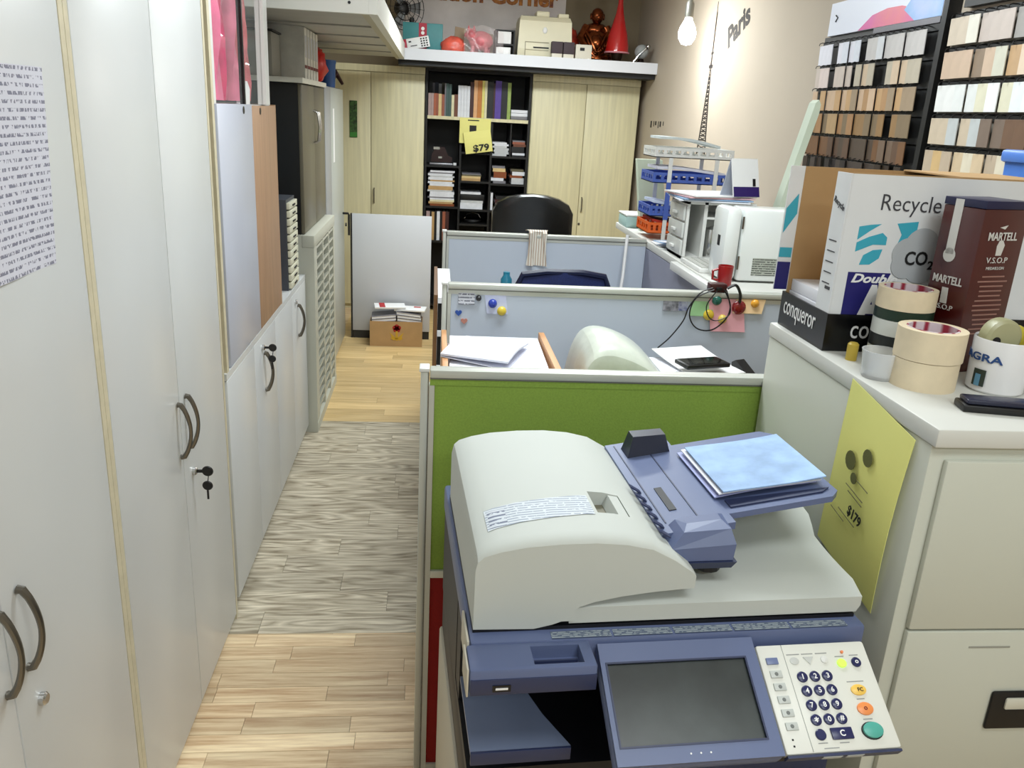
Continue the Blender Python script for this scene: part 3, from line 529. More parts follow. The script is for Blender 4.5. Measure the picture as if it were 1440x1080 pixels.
t = thing('timer_radio', 'cream timer unit with display and dial on overhead shelf', 'radio', (1.12, 6.75, SZ)); bx('body', mat('pale_box', (0, 0, 0)), t, -.062, .062, -.03, .04, 0, .145, .004); bx('display', inkK, t, -.03, .005, -.032, -.0305, .1, .122); MB().lathe([(.013, 0), (.012, .012), (.0001, .012)], 14, M=Matrix.Translation((.04, -.03, .035)) @ Matrix.Rotation(math.pi/2, 4, 'X')).build('dial', white, t, True)
for k in range(3): MB().lathe([(.005, 0), (.005, .004), (.0001, .004)], 10, M=Matrix.Translation((-.04+k*.022, -.03, .04)) @ Matrix.Rotation(math.pi/2, 4, 'X')).build('knob', inkK, t)
# seated laughing statue: copper-coloured lathe/sphere sculpture
t = thing('copper_statue', 'shiny copper-coloured seated statue with raised robe', 'statue', (1.262, 7.05, SZ)); cop = mat('copper_bronze', (120, 62, 32), .2, .9, noise=(22, .55)); m = MB()
m.sphere((0, 0, .07), .13, (1.15, .8, .5)); m.sphere((0, 0, .19), .10, (1.05, .85, 1.05)); m.sphere((0, .01, .28), .085, (1.15, .75, .7)); m.sphere((0, -.01, .385), .052, (1, 1, 1.15)); m.sphere((0, -.04, .18), .07)
m.sphere((-.1, -.02, .07), .06, (1, 1, .7)); m.sphere((.1, -.02, .07), .06, (1, 1, .7)); m.build('body', cop, t, True)
for s in (-1, 1):
    MB().tube([(s*.075, 0, .30), (s*.125, -.03, .22), (s*.085, -.085, .15)], [.04, .036, .024], 10).build('arm', cop, t, True); MB().sphere((s*.052, -.01, .38), .016, (.5, .8, 1.6)).build('ear', cop, t, True)
    for k in range(3): MB().tube([(s*.11, -.01, .30-.02*k), (s*.06, -.085, .22-.05*k), (s*.01, -.095, .12-.02*k)], .012, 8).build('robe_fold', cop, t, True)
MB().sphere((0, -.062, .383), .009).build('nose', cop, t, True); MB().tube([(-.022, -.056, .362), (0, -.062, .353), (.022, -.056, .362)], .005, 6).build('mouth', cop, t, True)
for k in range(9): a = k*.4; MB().sphere((-.06+.015*k, -.1-.01*math.sin(a), .16-.045*math.sin(math.pi*k/8)), .011).build('bead', cop, t, True)
lump('red_cloth', mat('red_orange_cloth', (180, 50, 26), .6, noise=(18, .4)), (1.085, 7.16, SZ), .10, (.6, .6, 1.45), .12, 'bunched red-orange cloth between printer and copper statue', 'cloth', 9)
m = MB(); m.lathe([(.092, 0), (.094, .008), (.092, .02), (.088, .06), (.074, .14), (.05, .22), (.031, .29), (.02, .36), (.016, .44), (.013, .5)], 32)
t = thing('red_vase_lamp', 'glossy red bell-shaped vase standing on a stack of beads', 'vase', (1.405, 6.865, SZ)); o = m.build('body', mat('red_lacquer', (178, 10, 18), .12, coat=1), t, True); o.location = (0, 0, .105); MB().lathe([(.07, 0), (.065, .03), (.04, .06), (.05, .105)], 20).build('base', mat('dark_bronze', (50, 36, 26), .3, .7), t, True); MB().tube([(.093*math.cos(a*.2618), .093*math.sin(a*.2618), .112) for a in range(24)], .006, 6, True).build('rim', mat('rim_pink', (214, 150, 160), .3), t, True)
for k in range(10):
    m = MB(); rr = rnd.uniform(.018, .028); m.sphere((0, 0, rr), rr, (1, 1, 1), 10, 6); gold = k % 2; tag(m.build('ornament_bead', mat('bead_gold', (170, 130, 60), .25, .8) if gold else mat('bead_dark', (40, 28, 26), .25, .6), None, True, loc=(1.22+.041*k, 6.742+.012*(k % 2), SZ)), ('gold' if gold else 'dark')+' round bead ornament by the red vase, '+('first', 'second', 'third', 'fourth', 'fifth', 'sixth', 'seventh', 'eighth', 'ninth', 'tenth')[k]+' from the timer unit', 'ornament', ('gold' if gold else 'dark')+' bead ornaments on the shelf')
t = thing('glass_ornament', 'clear glass and silver ornament at the corner end of overhead shelf', 'ornament', (1.60, 6.86, SZ)); m = MB(); m.lathe([(.07, 0), (.075, .03), (.03, .05), (.02, .08)], 18); m.build('base', mat('bead_dark', (0, 0, 0)), t, True); MB().sphere((0, 0, .13), .055).build('globe', mat('ornament_glass', (200, 205, 205), .08, alpha=.45), t, True); MB().tube([(-.085, -.03, .02), (-.03, -.05, .1), (.03, -.06, .16)], .008).build('arm', chrome, t, True); MB().sphere((.035, -.06, .165), .02).build('ball', chrome, t, True)
# desk fan (partly cut by the frame) at the shelf's left end
t = thing('desk_fan', 'black pedestal fan at the left end of overhead shelf', 'fan', (-.20, 7.2, SZ)); MB().lathe([(.1, 0), (.1, .02), (.03, .035), (.02, .04), (.018, .3)], 20).build('base', blackP, t, True)
M = Matrix.Translation((-.06, -.06, .36)) @ Matrix.Rotation(math.pi/2, 4, 'X') @ Matrix.Rotation(.5, 4, 'Y')
m = MB()
for r in (.05, .09, .13, .165): m.tube([(r*math.cos(a*.314), r*math.sin(a*.314), .02) for a in range(20)], .003, 5, True, M=M)
for a in range(16): m.tube([(.03*math.cos(a*.3927), .03*math.sin(a*.3927), .02), (.165*math.cos(a*.3927), .165*math.sin(a*.3927), .02)], .002, 4, M=M)
m.build('guard', blackP, t); MB().lathe([(.05, -.08), (.05, 0), (.03, .01)], 16, M=M).build('motor', blackP, t, True)
for k in range(3):
    R = M @ Matrix.Rotation(k*2.094, 4, 'Z'); MB().sheet(lambda u, v: (.03+.11*u, (-.03+.08*v)*(.5+u*.6), .008*v), 4, 3, .002, M=R).build('blade', mat('fan_grey', (120, 122, 124), .4), t, True)
# ------------------------------------------------------------------ overhead rack at the left
t = thing('overhead_rack', 'white bolted steel rack with slatted deck hung high on the left', 'rack')
rkW = mat('rack_white', (216, 216, 208), .4, noise=(3, .03)); rkU = mat('rack_slat', (178, 176, 168), .5, noise=(2, .04), stretch=(1, 6, 1))
b_ = bx('front_beam', rkW, t, X0+.01, -.2705, 3.60, 3.63, 1.992, 2.052)
for x in (-.62, -.345): MB().lathe([(.006, 0), (.006, .002), (.0001, .002)], 10, M=Matrix.Translation((x, 3.5999, 2.03)) @ Matrix.Rotation(math.pi/2, 4, 'X')).build('bolt', inkK, b_)
bx('side_beam', rkW, t, -.27, -.235, 3.60, 6.66, 1.992, 2.10); bx('inner_lip', mat('lip_cream', (176, 170, 146), .5), t, -.30, -.2705, 3.635, 6.66, 1.992, 1.998)
for k in range(10): bx('slat', rkU, t, X0+.01, -.301, 3.64+k*.302, 3.64+k*.302+.285, 1.995+.006*(k % 2), 2.012+.006*(k % 2))
bx('wood_deck', mat('deck_wood', (190, 160, 120), .6), t, X0+.01, -.272, 3.64, 6.66, 2.02, 2.035)
for nm, c, x0, x1, y0, h, lab in (('parcel', (196, 178, 130), -.62, -.52, 3.72, .12, 'tan parcel at the front of overhead rack'), ('parcel', (232, 222, 186), -.50, -.42, 3.75, .1, 'cream parcel between dark bundles on overhead rack'), ('case', (60, 76, 84), -.375, -.29, 3.70, .14, 'dark teal case at the corner of overhead rack'), ('case', (24, 24, 26), -.455, -.385, 3.95, .13, 'black bundle on overhead rack')):
    m = MB(); m.box(x0, x1, y0, y0+.18, 2.036, 2.036+h, .012); tag(m.build(nm, mat('goods_'+lab[:10], c, .6, noise=(12, .1)), None, True), lab, nm)
# ------------------------------------------------------------------ partitions
def partition(label, x0, x1, y, z1, fills, th=.034, thin=0):
    t = thing('office_partition', label, 'partition', (0, y, 0)); h = th/2
    bx('top_rail', alu, t, x0+.02, x1, -h-.003, h+.003, z1-.018, z1, .003); bx('rail_groove', (greenF if thin else alu), t, x0+.02, x1, -h+.004, h-.004, z1-.036, z1-.0215); bx('rail_shadow', aluD, t, x0+.02, x1, -h+.001, h-.001, z1-.0214, z1-.0182)
    bx('end_post', alu, t, x0, x0+.016, -h, h, 0, z1-.005, .003); bx('inner_post', alu, t, x0+.0185, x0+.03, -h+.002, h-.002, .02, z1-.036); bx('post_groove', aluD, t, x0+.0162, x0+.0183, -h+.006, h-.006, 0, z1-.01)
    bx('post_cap', whiteP, t, x0-.003, x0+.019, -h-.005, h+.005, z1-.0045, z1+.004, .002); bx('bottom_rail', alu, t, x0+.0305, x1, -h, h, .02, .08)
    for nm, m, a, b_ in fills: bx(nm, m, t, x0+.0305, x1, -h+.006, h-.006, a, b_)
    return t
P1 = 1.705; P2 = 2.75; P3 = 4.0
t = partition('office partition with green upper and red lower fabric behind the copier', -.018, 1.22, P1, 1.122, [('red_panel', redF, .08, .615), ('green_panel', greenF, .635, 1.086)], .03, 1); bx('mid_rail', alu, t, .0125, 1.22, -.016, .016, .6155, .6345, .002)
partition('whiteboard partition with magnets and coloured notes', .037, 1.60, P2, 1.10, [('lower_panel', board, .08, .60), ('upper_board', board, .601, 1.064)])
partition('bare whiteboard partition with striped cloth over its rail', .050, 1.043, P3, 1.10, [('lower_panel', board, .08, .60), ('upper_board', board, .601, 1.064)])
t = thing('return_partition', 'grey side partition under the long counter', 'partition'); bx('panel', mat('return_grey', (140, 142, 160), .6), t, 1.0445, 1.07, 2.79, 4.015, .02, 1.055); bx('base_rail', alu, t, 1.0445, 1.072, 2.79, 4.015, 0, .02)
# magnets, notes and cables on the whiteboard partition
YF = P2-.0115
def magnet(x, z, r, c, lab, m2=None):
    o = MB().lathe([(r, 0), (r, .006), (r*.8, .012), (r*.4, .015), (.0001, .0155)], 18, M=Matrix.Translation((x, YF-.0012, z)) @ Matrix.Rotation(math.pi/2, 4, 'X')).build('magnet', mat('magnet_'+lab.split()[0], c, .25, coat=.5), None, True); return tag(o, lab, 'magnet')
def note(x0, x1, z0, z1, m, lab, rz=0, off=0):
    o = MB(); o.sheet(lambda u, v: (x0+(x1-x0)*u+rz*v, YF-.0006-off-.004*(1-v)**2, z0+(z1-z0)*v), 4, 5, .0006); return tag(o.build('note', m, None), lab, 'note')
note(.092, .147, 1.03, 1.083, fineprint('small_print', (196, 198, 206), (110, 112, 124), 120, 90, 'XZ', .45), 'small grey printed note at the corner of whiteboard partition')
note(.19, .262, 1.0, 1.065, mat('pale_blue_note', (196, 202, 226), .6, noise=(30, .06)), 'pale note held by blue and yellow magnets', -.01)
magnet(.160, 1.053, .010, (20, 20, 24), 'black round magnet beside the small printed note'); magnet(.208, 1.036, .015, (30, 56, 160), 'blue round magnet holding pale note', 1); magnet(.240, 1.011, .016, (216, 190, 60), 'yellow round magnet holding pale note')
def heart(x, z, s, c, lab):
    P = [(x+s*.06*16*math.sin(a)**3/1.0, z+s*.06*(13*math.cos(a)-5*math.cos(2*a)-2*math.cos(3*a)-math.cos(4*a))) for a in [k*2*math.pi/24 for k in range(24)]]
    tag(MB().prism(P, 'y', YF-.004, YF-.0003).build('heart_magnet', mat('heart_'+lab[:5], c, .4), None), lab, 'magnet')
heart(.094, 1.0, .012, (40, 80, 160), 'blue heart magnet on the whiteboard partition'); heart(.114, .972, .012, (190, 130, 116), 'salmon pink heart magnet on the whiteboard partition')
note(.797, .852, 1.03, 1.076, mat('dark_photo', (60, 60, 66), .4, noise=(40, .8), rgb2=(170, 170, 180)), 'dark photo strip stuck beside the looping cables')
note(.852, .884, 1.032, 1.07, mat('blue_photo', (60, 70, 110), .4, noise=(40, .6), rgb2=(190, 190, 200)), 'bluish little photo stuck beside the dark photo strip')
note(.895, .975, 1.015, 1.085, mat('green_note', (160, 206, 150), .7), 'pale green sticky note under cables on whiteboard', .004)
note(.975, 1.10, .962, 1.085, mat('pink_note', (240, 176, 186), .7), 'large pink sticky note under a dark red magnet', -.02, .0012)
note(1.045, 1.15, 1.03, 1.08, mat('peach_note', (240, 206, 160), .7), 'peach sticky note beside the large pink one', .01, .004)
magnet(.985, 1.072, .017, (24, 96, 82), 'teal green magnet on the coloured sticky notes'); magnet(.962, 1.020, .019, (222, 190, 56), 'amber magnet ringed by cable on sticky notes'); magnet(1.013, 1.007, .016, (226, 200, 90), 'straw yellow magnet on the pink sticky note')
o = magnet(1.066, 1.05, .025, (130, 18, 22), 'maroon large magnet on the pink sticky note'); magnet(1.122, 1.066, .015, (226, 160, 50), 'orange small magnet on the peach sticky note')
t = thing('power_adapter', 'dark red adapter block sitting on the partition rail', 'adapter', (.985, P2, 1.10)); bx('body', mat('adapter_maroon', (60, 20, 20), .4), t, -.03, .03, -.02, .02, .001, .03, .004); bx('plug', blackP, t, -.01, .01, -.028, -.0205, .008, .02, .002)
def cable(pts, lab, r=.0025, m=blackP, n=6):
    P = [Vector(p) for p in pts]; out = []
    for i in range(len(P)-1):
        a = P[max(i-1, 0)]; b = P[i]; c = P[i+1]; d = P[min(i+2, len(P)-1)]
        for k in range(n):
            s = k/n; out.append(.5*((2*b)+(-a+c)*s+(2*a-5*b+4*c-d)*s*s+(-a+3*b-3*c+d)*s**3))
    out.append(P[-1]); return tag(MB().tube(out, r, 6).build('cable', m, None, True), lab, 'cable')
yc = YF-.018
cable([(.96, P2-.03, 1.118), (.92, yc, 1.10), (.885, yc, 1.05), (.87, yc, 1.0), (.83, yc, .94), (.79, yc, .90)], 'thin black cable trailing down from the adapter to the desk')
cable([(.965, P2-.032, 1.112), (.905, yc, 1.08), (.89, yc, 1.02), (.92, yc, .975), (.975, yc, .97), (1.02, yc, 1.01), (1.03, yc, 1.06), (1.0, P2-.032, 1.115)], 'black cable hanging in a wide loop over sticky notes')
cable([(.975, P2-.034, 1.11), (.945, yc-.006, 1.06), (.955, yc-.006, 1.02), (.985, yc-.006, 1.005), (1.03, yc-.006, 1.03), (1.02, yc-.006, 1.08), (1.008, P2-.034, 1.113)], 'black cable hanging in a small inner loop', .002)
cable([(1.012, P2-.03, 1.118), (1.04, P2-.03, 1.13), (1.06, yc, 1.10), (1.062, yc, 1.07)], 'short thick black cable drooping over the partition rail', .005)
cable([(.94, 3.96, 1.12), (.93, 3.93, 1.0), (.92, 3.9, .9), (.9, 3.88, .78)], 'white twisted cord hanging from the counter edge', .008, white)
# striped cloth over the far partition rail
def stripes(name, a, cols, sc):
    m = bpy.data.materials.new(name); m.use_nodes = True; nt = m.node_tree; b = nt.nodes['Principled BSDF']; b.inputs['Roughness'].default_value = .9
    tc = nt.nodes.new('ShaderNodeTexCoord'); wv = nt.nodes.new('ShaderNodeTexWave'); wv.inputs['Scale'].default_value = sc; wv.inputs['Distortion'].default_value = .6
    rp = nt.nodes.new('ShaderNodeValToRGB'); rp.color_ramp.elements[0].color = (*lin(cols[0]), 1); rp.color_ramp.elements[1].color = (*lin(cols[1]), 1); rp.color_ramp.elements[0].position = .55; rp.color_ramp.elements[1].position = .95
    nt.links.new(tc.outputs['Object'], wv.inputs[0]); nt.links.new(wv.outputs['Fac'], rp.inputs[0]); nt.links.new(rp.outputs[0], b.inputs['Base Color']); return m
clo = stripes('striped_cloth', 0, ((226, 222, 212), (176, 150, 130)), 26)
def drape(u, v):
    s = v*.27; x = .455+.105*u+.012*math.sin(10*u+3*v)-.02*(s if s > .06 else 0)
    if s < .17: return (x-.02*u*0, P3-.028-.012*math.sin(9*u), 1.112-.16+s*(.17/.17)*.95)
    k = (s-.17)/.1; return (x, P3-.028+.056*k, 1.112-.16+.17*.95+.006*math.sin(math.pi*k))
m = MB(); m.sheet(drape, 14, 18, .002); tag(m.build('striped_cloth', clo, None, True), 'pale striped cloth draped over the far partition rail', 'cloth')
# ------------------------------------------------------------------ bay 1 : desk with wooden tray, covered machine, papers
def desk(x0, x1, y0, y1, lab, z=.73):
    t = thing('desk', lab, 'desk'); m_ = mat('desk_grey', (196, 196, 196), .5, noise=(3, .02)); bx('top', m_, t, x0, x1, y0, y1, z-.025, z, .002)
    for x in (x0+.01, x1-.03): bx('side_panel', m_, t, x, x+.02, y0+.03, y1-.03, 0, z-.0255)
    bx('modesty_panel', m_, t, x0+.031, x1-.031, (y0+y1)/2, (y0+y1)/2+.018, .2, z-.0255)
desk(.035, 1.04, 1.735, 2.725, 'grey desk between the green partition and the whiteboard partition'); desk(.09, 1.03, 3.42, 3.965, 'grey desk against the bare whiteboard partition, beside blue chair'); desk(.09, 1.03, 4.035, 4.7, 'grey desk on far side of bare whiteboard partition')
t = thing('wooden_tray', 'open beech paper bin with tall side boards on desk', 'tray', (0, 0, .73))
bx('side_board', orangeW, t, .036, .052, 2.06, 2.60, 0, .245, .001); bx('side_board', orangeW, t, .352, .370, 2.06, 2.60, 0, .245, .001); bx('base', orangeW, t, .053, .351, 2.06, 2.60, 0, .015); bx('end_board', orangeW, t, .053, .351, 2.06, 2.075, .016, .12)
for k in range(9):
    M = Matrix.Translation((.2, 2.34, .747+.024*k)) @ Matrix.Rotation(rnd.uniform(-.02, .02), 4, 'Z'); m = MB(); m.box(-.142, .142, -.2, .235, 0, .0235, .001, M=M)
    tag(m.build('paper_pile', paper, None), 'thick white paper wad in the beech bin, '+NTH[k], 'paper', 'paper piles in the beech bin')
m = MB(); M = Matrix.Translation((.165, 2.36, .964)) @ Matrix.Rotation(-.35, 4, 'Z') @ Matrix.Rotation(.06, 4, 'Y')
m.sheet(lambda u, v: (-.10+.2*u, -.12+.24*v, .012+.012*u+.008*math.sin(4*v)), 8, 8, .006, M=M); m.sheet(lambda u, v: (-.10+.2*u, -.12+.24*v, .008-.004*u), 6, 6, .002, M=M); tag(m.build('envelope', mat('envelope', (220, 222, 236), .7), None, True), 'loosely folded white envelope lying on the paper pile', 'paper')
# machine under a pale green plastic cover
def cover(seed):
    rings = []
    prof = [(-1, 0), (-.98, .35), (-.9, .72), (-.72, .95), (-.35, 1.0), (.1, .93), (.55, .78), (.85, .6), (.97, .35), (1, 0)]
    q = random.Random(seed)
    for j, (yy, s) in enumerate(((-.15, .62), (-.16, .93), (-.10, 1.0), (-.02, 1.02), (.08, 1.0), (.14, .95), (.15, .6))):
        rings.append([(.150*a*(1+.02*q.uniform(-1, 1))*(1 if 0 < j < 6 else .96), yy, max(0, .315*b*s*(1+.03*q.uniform(-1, 1)))) for a, b in prof])
    return rings
m = MB(); m.loft(cover(4)); 
o = m.build('covered_machine', mat('cover_film', (206, 212, 200), .28, noise=(16, .08), bump=1, coat=.3), None, True, loc=(.575, 2.40, .73)); o.modifiers.new('s', 'SUBSURF').levels = 2; o.modifiers['s'].render_levels = 2
tag(o, 'desk machine under a pale green-white plastic dust cover', 'machine')
for k in range(10):
    M = Matrix.Translation((.795, 2.36, .73+.02*k)) @ Matrix.Rotation(rnd.uniform(-.08, .08), 4, 'Z'); m = MB(); m.box(-.095, .13, -.13, .14, 0, .0195, .001, M=M); tag(m.build('document_pile', paper, None), 'white document wad piled under black phone, '+NTH[k], 'paper', 'document wads under the phone')
m = MB(); M = Matrix.Translation((.83, 2.42, .932)) @ Matrix.Rotation(.3, 4, 'Z'); m.sheet(lambda u, v: (-.09+.19*u, -.12+.24*v, .002+.02*v*v), 5, 6, .002, M=M)
t = thing('cover_letter', 'curled white sheet with a round blue stamp on the documents', 'paper'); m.build('sheet', white, t, True); MB().lathe([(.014, 0), (.014, .001), (.0001, .001)], 18, M=M @ Matrix.Translation((.05, .08, .0145)) @ Matrix.Rotation(.08, 4, 'X')).build('blue_stamp', mat('stamp_blue', (50, 100, 160), .5), t)
t = thing('mobile_phone', 'black mobile phone lying on white documents', 'phone', (.82, 2.33, .957), 15); bx('body', blackP, t, -.075, .075, -.038, .038, 0, .014, .004); bx('screen', mat('screen_black', (6, 6, 8), .08), t, -.066, .066, -.033, .033, .0142, .0148)
t = thing('stapler', 'black open stapler beside the documents', 'stapler', (.99, 2.33, .75), -65); bx('base', blackP, t, -.08, .08, -.02, .02, -.02, .1, .004); MB().prism([(-.08, .1), (.08, .1), (.085, .12), (-.07, .21), (-.085, .2)], 'y', -.018, .018).build('arm', blackP, t); bx('pad', mat('stapler_navy', (30, 30, 70), .4), t, -.03, .09, -.022, .022, .1005, .112, .003)
t = thing('tape_holder', 'small grey clamp at the foot of the covered machine', 'clamp', (.685, 2.18, .73)); bx('body', offW, t, -.012, .02, -.02, .02, 0, .21, .004); bx('slot', inkK, t, -.0125, -.0121, -.01, .01, .15, .2)
# side shelf seen past the partition ends
t = thing('side_shelf', 'narrow brown side shelf with white boards between partitions', 'shelf'); bx('back', mat('brown_veneer', (120, 84, 50), .5, noise=(8, .1), stretch=(8, 8, .5)), t, .012, .026, 3.1, 3.7, 0, .98); bx('side', blackM, t, .027, .05, 3.1, 3.12, 0, .96)
for z in (.55, .68, .82, .95): bx('shelf_board', white, t, .027, .08, 3.09, 3.7, z, z+.022)
# teal tape roll behind partition
m = MB(); m.lathe([(.022, 0), (.024, .01), (.024, .255), (.014, .27), (.014, .285)], 16); tag(m.build('bottle', mat('teal_bottle', (30, 120, 146), .3, noise=(30, .2)), None, True, loc=(.315, 3.44, .73)), 'teal bottle on the desk beside blue chair', 'bottle')
# ------------------------------------------------------------------ chairs
def chair(name, label, loc, rz, wd, zb, zt, mb, mf, mesh):
    t = thing(name, label, 'chair', loc, rz)
    m = MB(); m.loft([[(-wd*.46, -.22, .44), (wd*.46, -.22, .44), (wd*.48, .24, .44), (-wd*.48, .24, .44)], [(-wd*.5, -.23, .48), (wd*.5, -.23, .48), (wd*.5, .25, .49), (-wd*.5, .25, .49)], [(-wd*.44, -.2, .51), (wd*.44, -.2, .51), (wd*.44, .22, .52), (-wd*.44, .22, .52)]]); m.build('seat', mb, t, True)
    # backrest faces +y, its rear towards -y; rounded top corners
    def outline(s, z0, z1, k):
        P = []
        for a in range(9): th = math.pi*.5*a/8; P.append((s-k+k*math.sin(th)*1.0, z1-k+k*math.cos(th)))
        R = [(x, z) for x, z in P]; return [(-x, z) for x, z in R[::-1]]+R
    hw = wd/2; K = .06
    if mesh:
        T = [(-hw*.93, zb), (-hw*.98, zt-.05), (-hw*.9, zt-.015), (-hw*.4, zt), (hw*.4, zt), (hw*.9, zt-.015), (hw*.98, zt-.05), (hw*.93, zb)]
        MB().tube([(x, -.26+.02*abs(x/hw), z) for x, z in T], .013, 8, True).build('back_frame', mf, t, True)
        m = MB(); m.sheet(lambda u, v: ((-hw*.93+2*hw*.93*u), -.262+.02*abs(2*u-1), zb+(zt-.02*abs(2*u-1)-zb)*v), 10, 8, .003); m.build('backrest', mb, t, True)
        bx('spine', mf, t, -.03, .03, -.30, -.276, .40, zb+.2, .006); bx('lumbar_pad', blackP, t, -hw*.55, -hw*.15, -.278, -.266, zb+.13, zb+.2, .004)
    else:
        rings = []
        for yy, s in ((-.30, .9), (-.29, 1.0), (-.24, 1.02), (-.20, .92)):
            o_ = [(-hw*s, zb)]+[(-hw*s+.0, zt-.12)]+[(-hw*s*math.cos(a), zt-.12+(.12*s)*math.sin(a)*1) for a in (.5, .9, 1.25, 1.57, 1.9, 2.25, 2.65)]+[(hw*s, zt-.12), (hw*s, zb)]
            rings.append([(x, yy+.03*(abs(x)/hw)**2, z) for x, z in o_])
        MB().loft(rings).build('backrest', mb, t, True); bx('spine', mf, t, -.04, .04, -.33, -.30, .38, zb+.1, .006)
    bx('under_plate', mf, t, -.1, .1, -.33, .1, .40, .437, .004)
    for s in (-1, 1): m = MB(); m.tube([(s*wd*.45, .1, .45), (s*(hw+.03), .1, .5), (s*(hw+.03), .05, .68), (s*(hw+.03), -.14, .69)], .014); m.build('armrest', mf, t, True)
    MB().lathe([(.03, .08), (.03, .25), (.022, .25), (.022, .40)], 14).build('gas_column', steel, t, True)
    for k in range(5):
        a = k*1.2566+.3; c, s = math.cos(a), math.sin(a); l = MB(); l.tube([(0, 0, .09), (.3*c, .3*s, .065)], [.024, .014], 8); L = l.build('base_leg', mf, t, True); MB().lathe([(.026, -.02), (.028, 0), (.026, .02)], 14, M=Matrix.Translation((.3*c, .3*s, .028)) @ Matrix.Rotation(a, 4, 'Z') @ Matrix.Rotation(math.pi/2, 4, 'X')).build('castor', blackP, L, True)
    return t
chair('office_chair', 'navy mesh-back office chair between whiteboard partitions', (.505, 3.40, 0), 2, .36, .62, 1.075, mat('navy_mesh', (22, 34, 84), .6, noise=(200, .25), bump=.3), mat('navy_frame', (18, 24, 56), .35), True)
chair('leather_chair', 'wide black leather office chair in front of the bookcase', (.67, 5.75, 0), -3, .53, .55, 1.155, mat('black_leather', (12, 12, 13), .28, noise=(80, .2), bump=.15, coat=.2), blackP, False)
# ------------------------------------------------------------------ long counter by the wall and its goods
CZ = 1.09
t = thing('counter', 'long white counter along the taupe wall', 'counter'); bx('top', mat('counter_white', (206, 206, 200), .45, noise=(4, .03)), t, 1.045, X1-.005, 2.80, 4.72, 1.058, CZ, .003); bx('wall_rail', alu, t, X1-.03, X1-.006, 2.80, 4.72, .98, 1.0575); bx('keyboard_ledge', mat('ledge_white', (220, 220, 216), .4), t, 1.015, 1.0445, 2.82, 3.45, 1.05, 1.085, .004)
for y in (2.86, 4.65): bx('leg', alu, t, 1.60, 1.64, y, y+.04, 0, 1.0575)
# compact fridge
t = thing('mini_fridge', 'white compact fridge with rounded door and rating sticker', 'fridge', (1.07, 2.98, CZ)); wf = mat('fridge_white', (226, 230, 228), .25, coat=.4)
bx('body', wf, t, .066, .36, 0, .15, .006, .272, .012); d = bx('door', wf, t, 0, .063, -.001, .151, .006, .274, .02); bx('handle_slot', inkK, d, -.001, .006, .04, .07, .13, .17, .002); bx('hinge', steel, t, .061, .067, -.004, .0, .2, .245); bx('hinge', steel, t, .061, .067, -.004, 0, .05, .1)
bx('rating_sticker', fineprint('sticker_print', (168, 172, 162), (70, 74, 70), 130, 120, 'XZ', .42), t, .12, .235, -.0015, -.0002, .03, .095)
for x in (.02, .33):
    for y in (.02, .11): bx('foot', blackP, t, x, x+.02, y, y+.02, 0, .0058)
# white drawer tower + papers + calendar
t = thing('drawer_tower', 'white plastic drawer tower with open bay beside compact fridge', 'drawers', (1.07, 3.47, CZ)); m = MB()
m.box(0, .012, 0, .24, 0, .245); m.box(.075, .09, 0, .24, 0, .245); m.box(.012, .075, .225, .24, 0, .245); m.box(0, .3, .23, .24, 0, .245)
for z in (0, .235): m.box(0, .30, 0, .229, z, z+.012)
m.box(.09, .30, 0, .229, .175, .183); m.box(.288, .30, 0, .229, .012, .235); m.build('housing', whiteP, t)
for k in range(3): d = bx('drawer', mat('clear_drawer', (206, 208, 204), .25, noise=(20, .05)), t, -.012, -.0005, .008, .222, .018+.073*k, .082+.073*k, .004); bx('pull', whiteP, d, -.024, -.0125, .09, .14, .04+.073*k, .052+.073*k, .002)
for k in range(4):
    M = Matrix.Translation((1.19, 3.58, CZ+.2475+.0075*k)) @ Matrix.Rotation(.12*k-.1, 4, 'Z'); m = MB(); m.sheet(lambda u, v: (-.15+.30*u, -.14+.26*v, .001), 6, 3, .005, M=M); tag(m.build('loose_paper', (paper, white, mat('pink_sheet', (220, 180, 184), .7), mat('blue_folder', (150, 180, 214), .6))[(k*3) % 4], None), ('white', 'pale blue', 'pinkish', 'plain white')[k]+' loose sheet on top of the drawer tower', 'paper')
t = thing('desk_calendar', 'white and purple tent desk calendar on the drawer tower', 'calendar', (1.30, 3.50, CZ+.275), 20); M = Matrix.Identity(4)
m = MB(); m.prism([(-.045, 0), (-.041, 0), (.002, .155), (-.002, .155)], 'y', -.07, .07, M=Matrix.Rotation(math.pi/2, 4, 'Z')); m.build('front_leaf', white, t); m = MB(); m.prism([(.045, 0), (.041, 0), (-.002, .155), (.002, .155)], 'y', -.07, .07, M=Matrix.Rotation(math.pi/2, 4, 'Z')); m.build('rear_leaf', mat('cal_grey', (170, 176, 190), .5), t)
m = MB(); m.prism([(-.0465, .002), (-.0455, .002), (-.0345, .042), (-.0355, .042)], 'y', -.068, .068, M=Matrix.Rotation(math.pi/2, 4, 'Z')); m.build('purple_foot', mat('cal_purple', (44, 24, 96), .5), t); m = MB(); m.prism([(-.0345, .045), (-.0335, .045), (-.026, .075), (-.027, .075)], 'y', -.05, -.035, M=Matrix.Rotation(math.pi/2, 4, 'Z')); m.build('print', inkK, t)
m = MB(); m.lathe([(.032, 0), (.034, .01), (.034, .10), (.03, .118), (.02, .125), (.012, .13), (.0001, .13)], 20); tag(m.build('steel_flask', chrome, None, True, loc=(1.203, 3.505, CZ+.0125)), 'shiny steel flask in the open bay of drawer tower', 'flask')
m = MB(); m.lathe([(.025, 0), (.027, .01), (.027, .11), (.0001, .112)], 16); tag(m.build('dark_jar', mat('jar_dark', (44, 30, 30), .3), None, True, loc=(1.19, 3.61, CZ+.0125)), 'dark jar beside the steel flask', 'jar')
